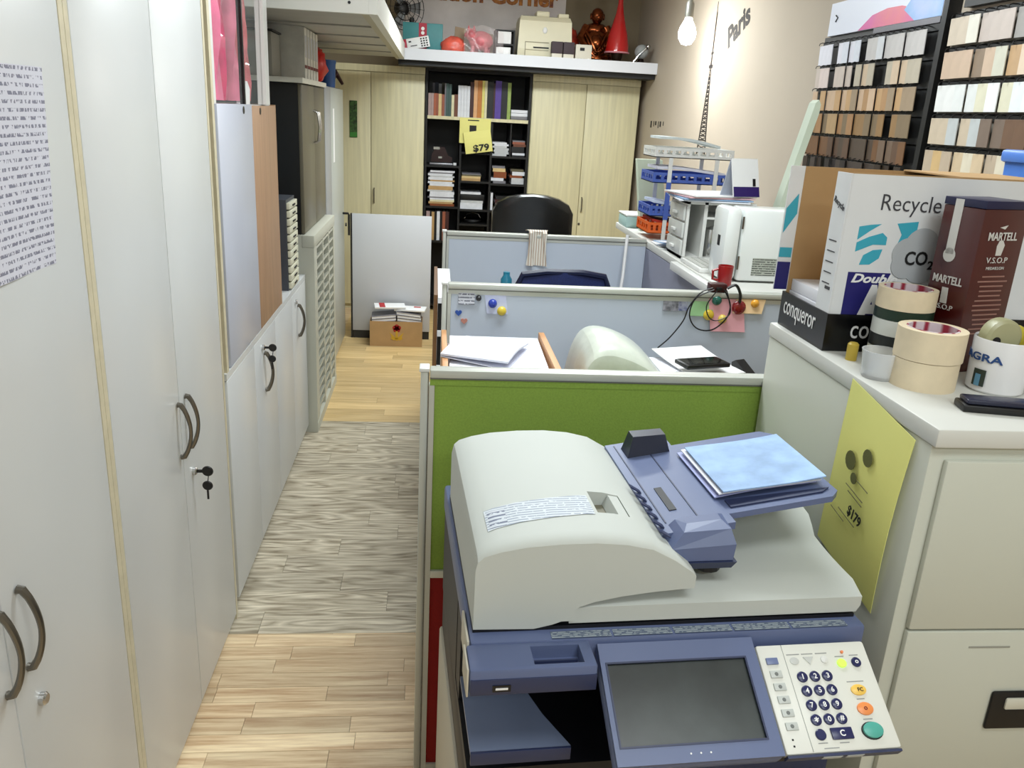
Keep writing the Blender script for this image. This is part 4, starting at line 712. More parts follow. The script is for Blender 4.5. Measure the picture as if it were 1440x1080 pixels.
t = thing('red_mug', 'red cup beside the compact fridge', 'cup', (1.066, 2.91, CZ)); MB().lathe([(.022, 0), (.026, .005), (.028, .075), (.025, .075), (.022, .01), (.0001, .01)], 20).build('body', mat('red_mug', (150, 20, 22), .25), t, True); MB().tube([(-.027, 0, .02), (-.045, 0, .025), (-.047, 0, .055), (-.027, 0, .062)], .005).build('handle', mat('red_mug', (0, 0, 0)), t, True)
m = MB(); m.lathe([(.016, 0), (.016, .06), (.01, .07), (.01, .085)], 14); tag(m.build('small_bottle', mat('pale_blue_bottle', (170, 200, 220), .3), None, True, loc=(1.19, 3.37, CZ)), 'pale blue small bottle by the drawer tower', 'bottle')
# tiered basket stand
t = thing('basket_stand', 'tiered plastic basket stand: white, blue and orange baskets', 'basket stand', (1.06, 4.05, CZ))
def basket(z, h, m_, wd=.37, dp=.24, n=9, name='basket'):
    b = MB(); b.box(0, wd, 0, dp, z, z+.004)
    for y in (0, dp-.006): b.box(0, wd, y, y+.006, z+h-.014, z+h); b.box(0, wd, y, y+.006, z, z+.016)
    for x in (0, wd-.006): b.box(x, x+.006, .006, dp-.006, z+h-.014, z+h); b.box(x, x+.006, .006, dp-.006, z, z+.016)
    for k in range(n+1):
        x = (wd-.014)*k/n
        for y in (0, dp-.006): b.box(x, x+.014, y, y+.006, z+.016, z+h-.014)
    for k in range(6):
        y = .006+(dp-.026)*k/5
        for x in (0, wd-.006): b.box(x, x+.006, y, y+.012, z+.016, z+h-.014)
    return b.build(name, m_, t)
bl = mat('basket_blue', (70, 96, 176), .35); orr = mat('basket_orange', (222, 98, 34), .35)
basket(.03, .055, orr, .25); basket(.115, .05, bl, .25); basket(.275, .05, bl, .38); basket(.395, .048, whiteP, .39)
for x, z1, m_ in ((.07, .395, whiteP), (.30, .395, whiteP)): bx('post', m_, t, x, x+.02, -.004, -.0002, 0, z1); bx('post', m_, t, x, x+.02, .2402, .244, 0, z1)
bx('post_sleeve', bl, t, .068, .092, -.0065, -.0042, .1, .28)
for k, (z, w_, col, lab) in enumerate(((.446, .3, (206, 214, 214), 'grey-white'), (.33, .34, (214, 214, 226), 'lavender-white'), (.168, .22, (190, 200, 220), 'bluish'), (.088, .2, (170, 40, 24), 'red'))):
    m = MB(); m.sheet(lambda u, v: (1.06+.02+w_*u, 4.05+.01+.2*v, CZ+z+.012*math.sin(3*u+k)+(.035*(1-u) if k == 0 else 0)), 8, 3, .012); tag(m.build('tray_papers', mat('tray_'+lab, col, .7, noise=(14, .1)), None, True), lab+' papers lying in the tiered basket stand', 'paper')
m = MB(); m.prism([(4.35, 0), (4.40, 0), (4.62, .36), (4.57, .36)], 'x', 1.10, 1.24); tag(m.build('leaning_board', mat('pale_green_board', (176, 186, 168), .5), None, loc=(0, 0, CZ)), 'pale green board leaning behind the basket stand', 'board')
for k in range(3): m = MB(); M = Matrix.Translation((1.16, 3.88-.06*k, CZ+.001+.013*k)) @ Matrix.Rotation(.3*k, 4, 'Z'); m.sheet(lambda u, v: (-.1+.2*u, -.08+.16*v, .001+.006*math.sin(3*u+k)), 6, 4, .002, M=M); tag(m.build('loose_paper', (white, mat('blue_folder', (0, 0, 0)), paper)[k], None, True), ('white', 'pale blue', 'creased')[k]+' loose sheet lying on the counter before the baskets', 'paper')
t = thing('teal_folder', 'light teal plastic box at the far end of counter', 'box', (1.02, 4.48, CZ)); bx('body', mat('light_teal', (170, 200, 196), .4), t, .03, .14, 0, .2, 0, .06, .006); bx('lid', whiteP, t, .027, .143, -.003, .203, .0605, .07, .003)
t = thing('calculator_keyboard', 'white slim keyboard on the counter edge', 'keyboard', (1.10, 3.305, CZ), 90); bx('body', whiteP, t, -.15, .12, -.05, .05, 0, .018, .004)
for i in range(10):
    for j in range(3): bx('key', mat('key_grey', (196, 196, 190), .5), t, -.14+.025*i, -.12+.025*i, -.04+.028*j, -.018+.028*j, .0182, .023)
# pendant bulb
t = thing('pendant_bulb', 'lit bare bulb hanging on a cord by the taupe wall', 'light', (1.52, 5.35, 2.10)); MB().tube([(0, 0, .255), (0, 0, CEIL-2.10)], .004, 8).build('cord', inkK, t, True); MB().lathe([(.02, .155), (.026, .16), (.026, .235), (.014, .255)], 16).build('socket', mat('socket_grey', (120, 118, 110), .4, .4), t, True)
MB().lathe([(.0001, 0), (.03, .008), (.05, .04), (.055, .07), (.045, .105), (.026, .14), (.02, .158)], 20).build('bulb', mat('bulb_glow', (255, 252, 244), .5, emit=14), t, True)
bl_ = bpy.data.lights.new('bulb_light', 'POINT'); bl_.energy = 7; bl_.shadow_soft_size = .06; bo = bpy.data.objects.new('bulb_light', bl_); COL.objects.link(bo); bo.location = (1.52, 5.35, 2.06)
# ------------------------------------------------------------------ sample boards on the right-hand wall
XS = X1-.028
blackB = mat('rack_black', (8, 8, 9), .45)
def hooks(m, y, z): m.tube([(XS, y, z), (XS-.02, y, z), (XS-.03, y, z-.004), (XS-.032, y, z-.012)], .0018, 5)
def sample_rack(name, label, y0, y1, z0, z1, rows, backm, header):
    t = thing(name, label, 'display rack', (0, 0, 0)); bx('back_panel', backm, t, XS+.004, X1-.002, y0, y1, z0, z1)
    for z in rows:
        r = bx('rail', blackB, t, XS-.004, XS+.0035, y0+.01, y1-.01, z-.012, z+.010)
    return t
rowz1 = [2.0, 1.908, 1.816, 1.724, 1.632, 1.545]
t1 = sample_rack('sample_rack', 'black hook rack of colour sample chips under a colourful header', 2.83, 3.74, 1.42, 2.03, rowz1, blackB, True)
h = bx('header', mat('header_white', (226, 230, 244), .4), t1, XS-.006, X1-.002, 2.855, 3.70, 2.032, 2.16)
m = MB(); m.prism([(3.43, 2.033), (3.02, 2.033), (3.03, 2.075), (3.12, 2.092), (3.22, 2.094), (3.33, 2.08)], 'x', XS-.0072, XS-.0061); m.build('pink_arc', mat('hdr_pink', (214, 96, 160), .4, noise=(4, .2), rgb2=(230, 130, 110)), h)
m = MB(); m.prism([(3.1, 2.075), (3.02, 2.033), (2.856, 2.033), (2.856, 2.159), (3.0, 2.159)], 'x', XS-.0073, XS-.0062); m.build('blue_sweep', mat('hdr_blue', (110, 170, 222), .4, noise=(5, .2), rgb2=(190, 200, 240)), h)
m = MB(); m.tube([(XS-.007, 3.645, 2.11), (XS-.007, 3.625, 2.1), (XS-.007, 3.64, 2.085)], .003, 6); m.build('arrow_mark', inkK, h)
bx('metal_strip', mat('strip_grey', (120, 118, 124), .35, .4), t1, XS-.008, XS+.003, 2.855, 3.30, 2.012, 2.031); bx('side_frame', blackB, t1, XS-.02, X1-.002, 2.80, 2.829, 1.42, 2.18)
rowz2 = [2.02, 1.918, 1.816, 1.714, 1.612]
t2 = sample_rack('sample_rack', 'grey-backed hook rack of long colour sample chips in the corner', 1.95, 2.785, 1.45, 2.03, rowz2, mat('rack_taupe', (140, 134, 122), .6), False); bx('header_band', mat('hdr_dark', (60, 60, 60), .5), t2, XS-.004, X1-.002, 1.95, 2.74, 2.045, 2.2)
pal1 = [('white', [(226, 226, 236), (218, 222, 232), (206, 208, 212), (196, 192, 190)]), ('pale pink-beige', [(222, 206, 200), (204, 190, 180), (186, 176, 158), (206, 184, 158)]), ('tan', [(206, 178, 150), (196, 160, 118), (178, 140, 100), (160, 140, 116)]), ('light brown', [(180, 150, 112), (168, 128, 90), (150, 118, 80), (130, 112, 88)]), ('brown', [(118, 84, 56), (100, 76, 60), (84, 70, 58), (120, 100, 84)]), ('dark brown', [(60, 48, 40), (44, 36, 34), (70, 60, 54), (52, 40, 30)])]
pal2 = [('pale beige', [(200, 186, 168), (216, 212, 200), (206, 200, 192), (190, 178, 170), (158, 154, 150)]), ('beige', [(196, 172, 150), (140, 122, 104), (214, 194, 172), (198, 196, 180), (186, 154, 118)]), ('off-white', [(226, 226, 224), (220, 222, 220), (214, 210, 186), (222, 226, 226), (230, 232, 232)]), ('grey-brown', [(198, 182, 160), (186, 190, 190), (120, 104, 92), (84, 86, 90), (110, 84, 66)]), ('sand', [(186, 168, 146), (206, 184, 152), (216, 206, 184), (204, 172, 122), (150, 138, 128)])]
ORD = ['first', 'second', 'third', 'fourth', 'fifth', 'sixth', 'seventh', 'eighth', 'ninth', 'tenth', 'eleventh', 'twelfth', 'thirteenth', 'fourteenth', 'fifteenth', 'sixteenth', 'seventeenth', 'eighteenth', 'nineteenth', 'twentieth', 'twenty-first']
def cname(c):
    v = max(c); sat = (v-min(c))/v
    return ('white' if v > 215 else 'pale grey' if v > 175 else 'grey' if v > 100 else 'charcoal') if sat < .09 else ('cream' if v > 210 else 'beige' if v > 175 else 'light brown' if v > 135 else 'brown' if v > 75 else 'dark brown')
def chips(rackpart, rows, pals, y0, y1, wd, ht, rack_name, seed):
    q = random.Random(seed); base = MB().box(-.0035, 0, -wd/2+.0008, wd/2-.0008, -ht, 0, .0006).build('t', white); me = base.data; bpy.data.objects.remove(base)
    hm = MB(); hooks(hm, 0, 0); ho = hm.build('t', blackB); HOOK = ho.data; bpy.data.objects.remove(ho)
    n = int((y1-y0)/wd)
    ordn = ('top', 'second', 'third', 'fourth', 'fifth', 'lowest')
    for ri, (z, (nm, cols)) in enumerate(zip(rows, pals)):
        for k in range(n):
            y = y1-wd*(k+.5); hk = bpy.data.objects.new('hook', HOOK); COL.objects.link(hk); hk.parent = rackpart; hk.location = (0, y, z+.006)
            if rack_name == 'black' and q.random() < .06: continue
            ci = min(len(cols)-1, int(q.random()*len(cols))) if q.random() < .5 else min(len(cols)-1, int(len(cols)*k/n))
            c = cols[ci]; mm = mat('chip_%d_%d_%d' % c, c, .45, noise=(25, .04)); m2 = me.copy(); m2.materials.clear(); m2.materials.append(mm)
            o = bpy.data.objects.new('sample_chip', m2); COL.objects.link(o); o.location = (XS-.014-.004*(k % 3), y, z-.006); o.rotation_euler = (0, math.radians(-2), 0)
            pos = (n-k) if rack_name == 'black' else (k+1)
            lab = '%s sample chip, %s row of %s rack, %s from black side frame' % (cname(c), ordn[ri], rack_name, ORD[pos-1])
            tag(o, lab, 'sample chip', 'sample chips, %s row of %s rack' % (ordn[ri], rack_name))
chips(t1, rowz1, pal1, 2.85, 3.73, .0465, .080, 'black', 5); chips(t2, rowz2, pal2, 2.0, 2.775, .055, .082, 'grey', 6)
# ------------------------------------------------------------------ filing cabinet
FX0, FX1, FY0, FY1, FZ = .735, 1.29, 1.05, 1.685, 1.25
t = thing('filing_cabinet', 'beige-grey steel four-drawer filing cabinet beside the copier', 'cabinet'); bx('body', offW, t, FX0, FX1, FY0+.012, FY1, .02, FZ-.03, .002); bx('top', mat('cab_top', (206, 206, 200), .4), t, FX0-.003, FX1+.003, FY0, FY1+.003, FZ-.0295, FZ, .004); bx('plinth', plinth, t, FX0+.01, FX1-.01, FY0+.03, FY1-.01, 0, .02)
for k in range(4):
    zt = FZ-.05-k*.291; d = bx('drawer', offW, t, FX0+.022, FX1-.022, FY0, FY0+.0115, zt-.287, zt, .003)
    o = bx('handle_recess', blackP, d, FX0+.19, FX1-.19, FY0-.006, FY0-.0002, zt-.185, zt-.112, .004); bx('pull_bar', mat('pull_cream', (206, 204, 190), .4), o, FX0+.213, FX1-.2, FY0-.010, FY0-.0062, zt-.143, zt-.122, .003)
    if k == 1: bx('label_mark', mat('faint_mark', (150, 150, 142), .6), d, FX0+.13, FX0+.2, FY0-.0008, FY0-.0001, zt-.03, zt-.027)
# yellow $179 sheet on the cabinet's side
t = thing('price_sheet', 'large yellow price sheet marked $179 on the filing cabinet side', 'sign'); yel2 = mat('lime_paper', (238, 236, 142), .75, noise=(4, .04)); XSd = FX0-.003
m = MB(); m.sheet(lambda u, v: (XSd-.002-.006*math.sin(3*v)*(1-u), 1.095+.02*(1-v)+.21*u, .90+.315*v+.03*u), 5, 6, .0008); m.build('sheet', yel2, t, True)
def sd(s, y, z, w_, h_): text(s, inkK, t, (XSd-.0095, y, z), (0, -1, -.14), (0, -.14, 1), w=w_, h=h_, bold=.02)
sd('$179', 1.205, 1.03, .045, .022)
m = MB()
for k, (y, z, L) in enumerate(((1.19, 1.055, .05), (1.19, 1.063, .06), (1.235, 1.005, .05), (1.2, 1.012, .06), (1.18, 1.085, .04))): m.prism([(y, z), (y+L, z+L*.14), (y+L, z+L*.14+.0015), (y, z+.0015)], 'x', XSd-.0096, XSd-.0086)
m.build('fine_print', mat('grey_ink', (110, 110, 70), .6), t)
m = MB()
for (y, z, r) in ((1.25, 1.115, .017), (1.2, 1.14, .015), (1.23, 1.09, .01)): m.lathe([(r, 0), (r, .001), (.0001, .001)], 14, M=Matrix.Translation((XSd-.0085, y, z)) @ Matrix.Rotation(-math.pi/2, 4, 'Y'))
m.build('printed_picture', mat('olive_print', (96, 96, 50), .6), t)
# ---- goods on the filing cabinet
BX, BY, BD, BW = .745, 1.462, .215, .42
t = thing('ream_box_base', 'black paper-ream box lid under the recycle carton', 'box', (BX, BY, FZ)); gk = mat('gloss_black_card', (7, 7, 9), .25)
m = MB(); m.box(0, BW, 0, .004, 0, .072); m.box(0, BW, BD-.004, BD, 0, .072); m.box(0, .004, .004, BD-.004, 0, .072); m.box(BW-.004, BW, .004, BD-.004, 0, .072); m.box(.004, BW-.004, .004, BD-.004, 0, .004); m.build('tray', gk, t)
text('conqueror', white, t, (-.0008, BD*.55, .036), (0, -1, 0), (0, 0, 1), w=.15, h=.036); text('conqueror', white, t, (.135, -.0008, .033), (1, 0, 0), (0, 0, 1), w=.17, h=.036)
for k in range(4):
    tag(bx('paper_stack', paper, None, BX+.010+.003*(k % 2), BX+.20, BY+.012, BY+.205, FZ+.005+.024*k, FZ+.028+.024*k, .001), 'white paper stack in the open end of recycle carton, '+NTH[k], 'paper', 'paper stacks in the recycle carton')
t = thing('recycle_box', 'white paper carton with Recycle handwritten on it, one end open', 'box', (BX+.005, BY+.0045, FZ+.0045)); BH = .325; bd = BD-.010; bw = BW-.010; cw = mat('carton_white', (222, 224, 226), .5, noise=(10, .03))
bx('front_wall', cw, t, 0, bw, 0, .003, 0, BH); bx('rear_wall', card, t, 0, bw, bd-.003, bd, 0, BH); bx('end_wall', card, t, bw-.003, bw, .0035, bd-.0035, 0, BH); bx('inner_card', card, t, .205, .209, .0035, bd-.0035, 0, BH-.01); bx('front_lining', card, t, .0, bw-.004, .0031, .005, .1, BH)
bx('front_flap', cw, t, -.003, -.0003, 0, .055, .068, BH); bx('rear_flap', cw, t, -.03, -.0003, bd-.003, bd, .072, BH); bx('top_lid', card, t, .21, bw, .004, bd, BH+.0003, BH+.003); bx('top_rim', card, t, 0, bw, 0, .0028, BH, BH+.002)
m = MB(); m.box(-.029, -.003, bd-.0042, bd-.0032, .14, .16); m.prism([(-.028, .19), (-.004, .23), (-.006, .27), (-.028, .24)], 'y', bd-.0042, bd-.0032); m.build('teal_print', mat('teal_ink', (56, 166, 190), .5), t); bx('navy_print', mat('navy_ink', (26, 22, 104), .5), t, -.0295, -.002, bd-.0042, bd-.0032, .072, .13)
fx = lambda x, z: (x, -.0008, z)
navy = mat('navy_ink', (0, 0, 0)); teal = mat('teal_ink', (0, 0, 0))
pen = mat('pen_ink', (60, 60, 66), .6)
text('Recycle', pen, t, (.12, -.0006, .272), (1, 0, -.01), (0, 0, 1), w=.115, h=.038, bold=-.008); text('Recycle', pen, t, (-.0036, .028, .268), (0, -1, -.35), (0, -.35, 1), w=.045, h=.014)
# teal "a" swoosh, navy block with a white A, grey cloud with CO2
def arcband(cx, cz, r0, r1, a0, a1, n=12): return [(cx+r1*math.cos(a0+(a1-a0)*k/n), cz+r1*math.sin(a0+(a1-a0)*k/n)) for k in range(n+1)]+[(cx+r0*math.cos(a1-(a1-a0)*k/n), cz+r0*math.sin(a1-(a1-a0)*k/n)) for k in range(n+1)]
m = MB(); m.prism([(.028, .232), (.05, .236), (.07, .238), (.05, .225), (.028, .208)], 'y', -.0008, -.0001); m.prism([(.028, .203), (.05, .214), (.075, .222), (.085, .214), (.085, .2), (.06, .2), (.028, .186)], 'y', -.0008, -.0001)
m.prism([(.04, .162), (.045, .18), (.062, .19), (.08, .192), (.076, .175), (.06, .163)], 'y', -.0008, -.0001); m.prism([(.1, .24), (.14, .245), (.14, .215), (.105, .195), (.112, .22)], 'y', -.0008, -.0001); m.build('teal_letter', teal, t)
bx('navy_block', navy, t, .022, .105, -.0008, -.0001, .048, .148); text('A', white, t, (.078, -.0012, .088), (1, 0, 0), (0, 0, 1), w=.06, h=.075, bold=.05); text('Double', white, t, (.075, -.0012, .137), (1, 0, 0), (0, 0, 1), w=.09, h=.017, shear=.3, bold=.03)
m = MB()
for j, (cx, cz, r) in enumerate(((.13, .185, .03), (.155, .2, .034), (.185, .19, .03), (.16, .165, .034), (.128, .165, .026))): m.lathe([(r, 0), (r, .0008+.0001*j), (.0001, .0008+.0001*j)], 24, M=Matrix.Translation((cx, -.0009, cz)) @ Matrix.Rotation(math.pi/2, 4, 'X'))
m.build('grey_cloud', mat('cloud_grey', (176, 180, 184), .6), t); text('CO', inkK, t, (.148, -.0026, .178), (1, 0, .02), (0, 0, 1), w=.044, h=.026, bold=.02); text('2', inkK, t, (.178, -.0026, .166), (1, 0, .02), (0, 0, 1), w=.011, h=.016, bold=.02)
text('E', navy, t, (.212, -.0012, .216), (1, 0, 0), (0, 0, 1), w=.012, h=.016, bold=.03)
m = MB()
for k in range(5): m.box(-.0038, -.0031, .015, .045, .12+.02*k, .122+.02*k)
m.box(-.0038, -.0031, .01, .03, .11, .116); m.build('fine_print', pen, t)
# maroon spirits carton
t = thing('spirits_carton', 'tall maroon drinks carton with silver lettering and navy top', 'box', (.925, 1.335, FZ), 16); mar = mat('maroon_card', (70, 14, 12), .3, noise=(5, .15), coat=.3); W = .105
bx('body', mar, t, 0, W, 0, .085, 0, .288, .0015); bx('top_band', mat('navy_band', (22, 24, 62), .35), t, -.0008, W+.0008, -.0008, .0858, .2885, .302, .001); sil = mat('silver_ink', (206, 204, 200), .4)
m = MB(); m.box(-.0012, -.0002, .045, .062, .205, .3); m.lathe([(.0125, 0), (.0125, .001), (.0001, .001)], 16, M=Matrix.Translation((-.0002, .053, .203)) @ Matrix.Rotation(-math.pi/2, 4, 'Y')); m.build('silver_ribbon', sil, t)
text('MARTELL', sil, t, (W*.5, -.0008, .243), (1, 0, 0), (0, 0, 1), w=.068, h=.014, bold=.02); text('V.S.O.P', sil, t, (W*.48, -.0008, .202), (1, 0, 0), (0, 0, 1), w=.05, h=.010); text('MEDAILLON', sil, t, (W*.48, -.0008, .188), (1, 0, 0), (0, 0, 1), w=.042, h=.005)
text('MARTELL', sil, t, (-.0008, .045, .16), (0, -1, 0), (0, 0, 1), w=.062, h=.014, bold=.02); text('V.S.O.P', sil, t, (-.0008, .045, .112), (0, -1, 0), (0, 0, 1), w=.045, h=.009)
m = MB(); m.prism([(.045, .21), (.058, .21), (.062, .228), (.056, .236), (.048, .236), (.044, .226)], 'y', -.0008, -.0001); m.prism([(.042, .258), (.06, .262), (.054, .255)], 'y', -.0008, -.0001); m.build('crest', sil, t); m = MB(); m.prism([(.038, .118), (.052, .118), (.053, .146), (.04, .146)], 'x', -.0008, -.0001); m.build('crest', sil, t)
m = MB()
for k in range(13): w_ = rnd.uniform(.05, .072); m.box(W*.5-w_/2, W*.5+w_/2, -.0008, -.0001, .172-.0085*k, .1745-.0085*k)
m.build('small_print', mat('print_rose', (150, 110, 100), .5), t)
# tape rolls
def roll(name, m_, c, r0, r1, h, lab, grp=None, liner=None):
    t = thing(name, lab, 'tape', c, 0, grp); MB().loft([[(r*math.cos(k*.1963), r*math.sin(k*.1963), z) for k in range(32)] for r, z in ((r0+.003, 0), (r1, 0), (r1, h), (r0+.003, h), (r0+.003, 0))], cap=False).build('roll', m_, t, True)
    MB().loft([[(r*math.cos(k*.1963), r*math.sin(k*.1963), z) for k in range(32)] for r, z in ((r0, 0), (r0+.0028, 0), (r0+.0028, h+.0006), (r0, h+.0006), (r0, 0))], cap=False).build('core', liner or card, t, True)
mask = mat('masking_tape', (222, 206, 176), .6, noise=(40, .04)); core = stripes('printed_core', 0, ((214, 200, 206), (150, 40, 60)), 14)
z = FZ
for m_, h, lab, grp in ((mat('clear_tape', (214, 214, 200), .25), .034, 'clear tape roll at the bottom of tall tape stack', None), (mat('dark_tape', (18, 24, 24), .4), .022, 'black tape roll low in the tall tape stack', None), (mat('pale_tape', (206, 208, 202), .3), .028, 'pale tape roll in the middle of tall tape stack', None), (mat('green_tape', (18, 44, 30), .4), .018, 'dark green tape roll in the tall tape stack', None), (mask, .036, 'cream masking tape roll topping the tall tape stack', None)):
    roll('tape_roll', m_, (.85, 1.39, z), .038, .050, h, lab, grp, core); z += h+.0008
roll('tape_roll', mask, (.828, 1.262, FZ), .038, .052, .048, 'wide masking tape roll under another beside the mug', None, core); roll('tape_roll', mask, (.83, 1.264, FZ+.049), .038, .054, .05, 'wide masking tape roll stacked on top beside the mug', None, core)
m = MB(); m.lathe([(.027, 0), (.029, .003), (.033, .045), (.034, .048), (.031, .048), (.027, .006), (.0001, .005)], 24); tag(m.build('plastic_cup', mat('clear_plastic', (226, 228, 230), .12, alpha=.5), None, True, loc=(.772, 1.30, FZ)), 'low clear plastic cup in front of the tall tape stack', 'cup')
m = MB(); m.lathe([(.010, 0), (.010, .03), (.007, .033)], 14); tag(m.build('glue_stick', mat('mustard', (186, 160, 60), .4), None, True, loc=(.775, 1.405, FZ)), 'small mustard yellow stub beside the tall tape stack', 'stub')
t = thing('mug', 'white mug with blue lettering holding a tape dispenser', 'mug', (.947, 1.245, FZ)); mw = mat('mug_white', (228, 228, 230), .18, coat=.5); MB().lathe([(.040, 0), (.044, .004), (.046, .088), (.045, .09), (.042, .088), (.040, .008), (.0001, .007)], 32).build('body', mw, t, True); MB().tube([(.03, -.034, .025), (.048, -.056, .028), (.056, -.064, .045), (.05, -.058, .066), (.032, -.034, .07)], .0055, 8).build('handle', mw, t, True)
def curved(s, m_, par, r, ang0, ang1, z0, h):
    o = text(s, m_, par, (0, 0, 0), (1, 0, 0), (0, 1, 0), w=1, h=h, th=.0008, bold=.02)
    for v in o.data.vertices: a = ang0+(v.co.x+.5)*(ang1-ang0); rr = r+v.co.z; zz = z0+v.co.y; v.co = Vector((rr*math.cos(a), rr*math.sin(a), zz))
curved('VIAGRA', mat('mug_blue', (30, 70, 130), .4), t, .0462, math.radians(122), math.radians(240), .06, .013)
m = MB()
for k in range(3): m.sheet(lambda u, v: (.0466*math.cos(math.radians(188+26*u)), .0466*math.sin(math.radians(188+26*u)), .012+.028*v), 6, 2, .0005) if k == 0 else None
m.build('dark_print', mat('mug_dark', (40, 52, 44), .4), t); m = MB(); m.sheet(lambda u, v: (.0473*math.cos(math.radians(194+11*u)), .0473*math.sin(math.radians(194+11*u)), .012+.02*v), 4, 2, .0005); m.build('blue_print', mat('pill_blue', (90, 140, 170), .4), t)
t = thing('tape_dispenser', 'rounded olive-beige tape dispenser standing in the mug', 'dispenser', (.935, 1.243, FZ+.03)); ob = mat('olive_beige', (166, 164, 128), .35); M = Matrix.Translation((0, 0, .062)) @ Matrix.Rotation(math.pi/2, 4, 'X') @ Matrix.Rotation(.5, 4, 'Z')
MB().lathe([(.0001, -.014), (.026, -.014), (.031, -.010), (.032, 0), (.031, .010), (.026, .014), (.0001, .014)], 28, M=M).build('housing', ob, t, True); bx('neck', ob, t, -.018, .012, -.011, .011, 0, .05, .003); MB().lathe([(.007, 0), (.007, .001), (.0001, .001)], 14, M=Matrix.Translation((-.015, -.0145, .058)) @ Matrix.Rotation(math.pi/2, 4, 'X')).build('hub', inkK, t)
m = MB(); m.lathe([(.019, -.008), (.02, 0), (.019, .008)], 20, M=Matrix.Translation((.972, 1.258, FZ+.09)) @ Matrix.Rotation(math.pi/2, 4, 'X')); m.box(.962, .982, 1.25, 1.266, FZ+.012, FZ+.075); tag(m.build('yellow_reel', mat('yellow_reel', (222, 206, 70), .4), None, True), 'yellow reel tucked behind the dispenser in the mug', 'reel')
m = MB(); m.tube([(.957, 1.222, FZ+.02), (.99, 1.216, FZ+.145)], .0055, 8); tag(m.build('marker_pen', blackP, None, True), 'black marker pen leaning in the mug', 'pen')
# blue crate and things further along, scissors and tray at the cabinet's front edge
t = thing('blue_crate', 'blue plastic tub on a brown carton behind the maroon drinks carton', 'tub', (1.445, 1.79, 0)); bt = mat('tub_blue', (74, 120, 200), .3); m = MB(); m.loft([[(-.05, -.05, 1.30), (.17, -.05, 1.30), (.17, .17, 1.30), (-.05, .17, 1.30)], [(-.06, -.06, 1.60), (.18, -.06, 1.60), (.18, .18, 1.60), (-.06, .18, 1.60)]]); m.build('body', bt, t); bx('rim', bt, t, -.07, .19, -.07, .19, 1.6, 1.63, .008)
tag(bx('carton_pile', card, None, 1.385, 1.625, 1.735, 1.965, 0, 1.299, .002), 'tall brown carton column supporting the blue tub', 'box')
t = thing('stamp_pad', 'dark ink pad lying near the cabinet front edge', 'ink pad', (.875, 1.135, FZ), -12); bx('base', blackP, t, -.055, .055, -.02, .02, 0, .012, .003); bx('lid', mat('pad_navy', (22, 26, 52), .3), t, -.05, .05, -.017, .017, .0122, .02, .003)
t = thing('staple_remover', 'black clip lying beside the dark ink pad', 'clip', (.985, 1.13, FZ), 10); bx('jaw', blackP, t, -.03, .03, -.012, .012, 0, .014, .003); bx('spring', chrome, t, -.012, .012, -.006, .006, .0142, .018, .001)
tag(bx('white_sheet', paper, None, .775, 1.16, 1.075, 1.185, FZ, FZ+.0008), 'white sheet of paper along the filing cabinet front edge', 'paper') if False else None
m = MB(); m.prism([(0, 0), (.022, 0), (.160, .62), (.162, .655), (.152, .672), (.140, .66)], 'y', 0, .06); tag(m.build('leaning_board', mat('pale_jade', (190, 200, 182), .5, noise=(6, .05)), None, loc=(1.335, 3.285, CZ)), 'pale jade panel with rounded top leaning behind the compact fridge', 'panel')
# ------------------------------------------------------------------ the copier
K = thing('copier', 'large white and slate-blue office photocopier with tilted control panel', 'copier', (.07, 1.008, 0), 3.3)
lid = mat('copier_white', (192, 196, 191), .65, noise=(3, .015)); slate = mat('copier_slate', (94, 106, 142), .38, noise=(3, .04)); slateD = mat('copier_slate_dark', (44, 52, 84), .4); beige = mat('copier_side_beige', (190, 184, 168), .5); dark = mat('copier_cavity', (14, 15, 22), .5); silver = mat('copier_silver_tray', (124, 136, 164), .4, .2)
bx('base_cabinet', beige, K, -.004, .6, .02, .55, .03, .58, .006); bx('upper_body', dark, K, .002, .598, .02, .55, .5805, .68, .002); bx('front_cover', slateD, K, .004, .596, 0, .0195, .05, .675, .004)
for x in (.05, .52):
    for y in (.08, .46): MB().lathe([(.02, 0), (.02, .0295), (.0001, .0295)], 14, c=(x, y, 0)).build('castor', blackP, K)
for z in (.06, .26, .46): d = bx('paper_drawer', slateD, K, .02, .58, -.012, -.0005, z, z+.19, .004); bx('drawer_grip', dark, d, .2, .4, -.0135, -.0125, z+.13, z+.16, .001)
bx('left_side_cover', dark, K, .001, .012, .16, .2195, .6805, .888); bx('rear_column', dark, K, 0, .6, .22, .54, .6805, .888); bx('right_column', slateD, K, .42, .6, .0, .2195, .6805, .888, .004); bx('cavity_floor', dark, K, 0, .419, .0, .2195, .6805, .70)
m = MB(); m.prism([(.0, -.03), (.11, -.03), (.15, -.03), (.12, .04), (.09, .14), (0, .14)], 'z', .755, .762); m.build('inner_tray', silver, K); bx('tray_front', slateD, K, 0, .15, -.035, -.0305, .74, .762, .001)
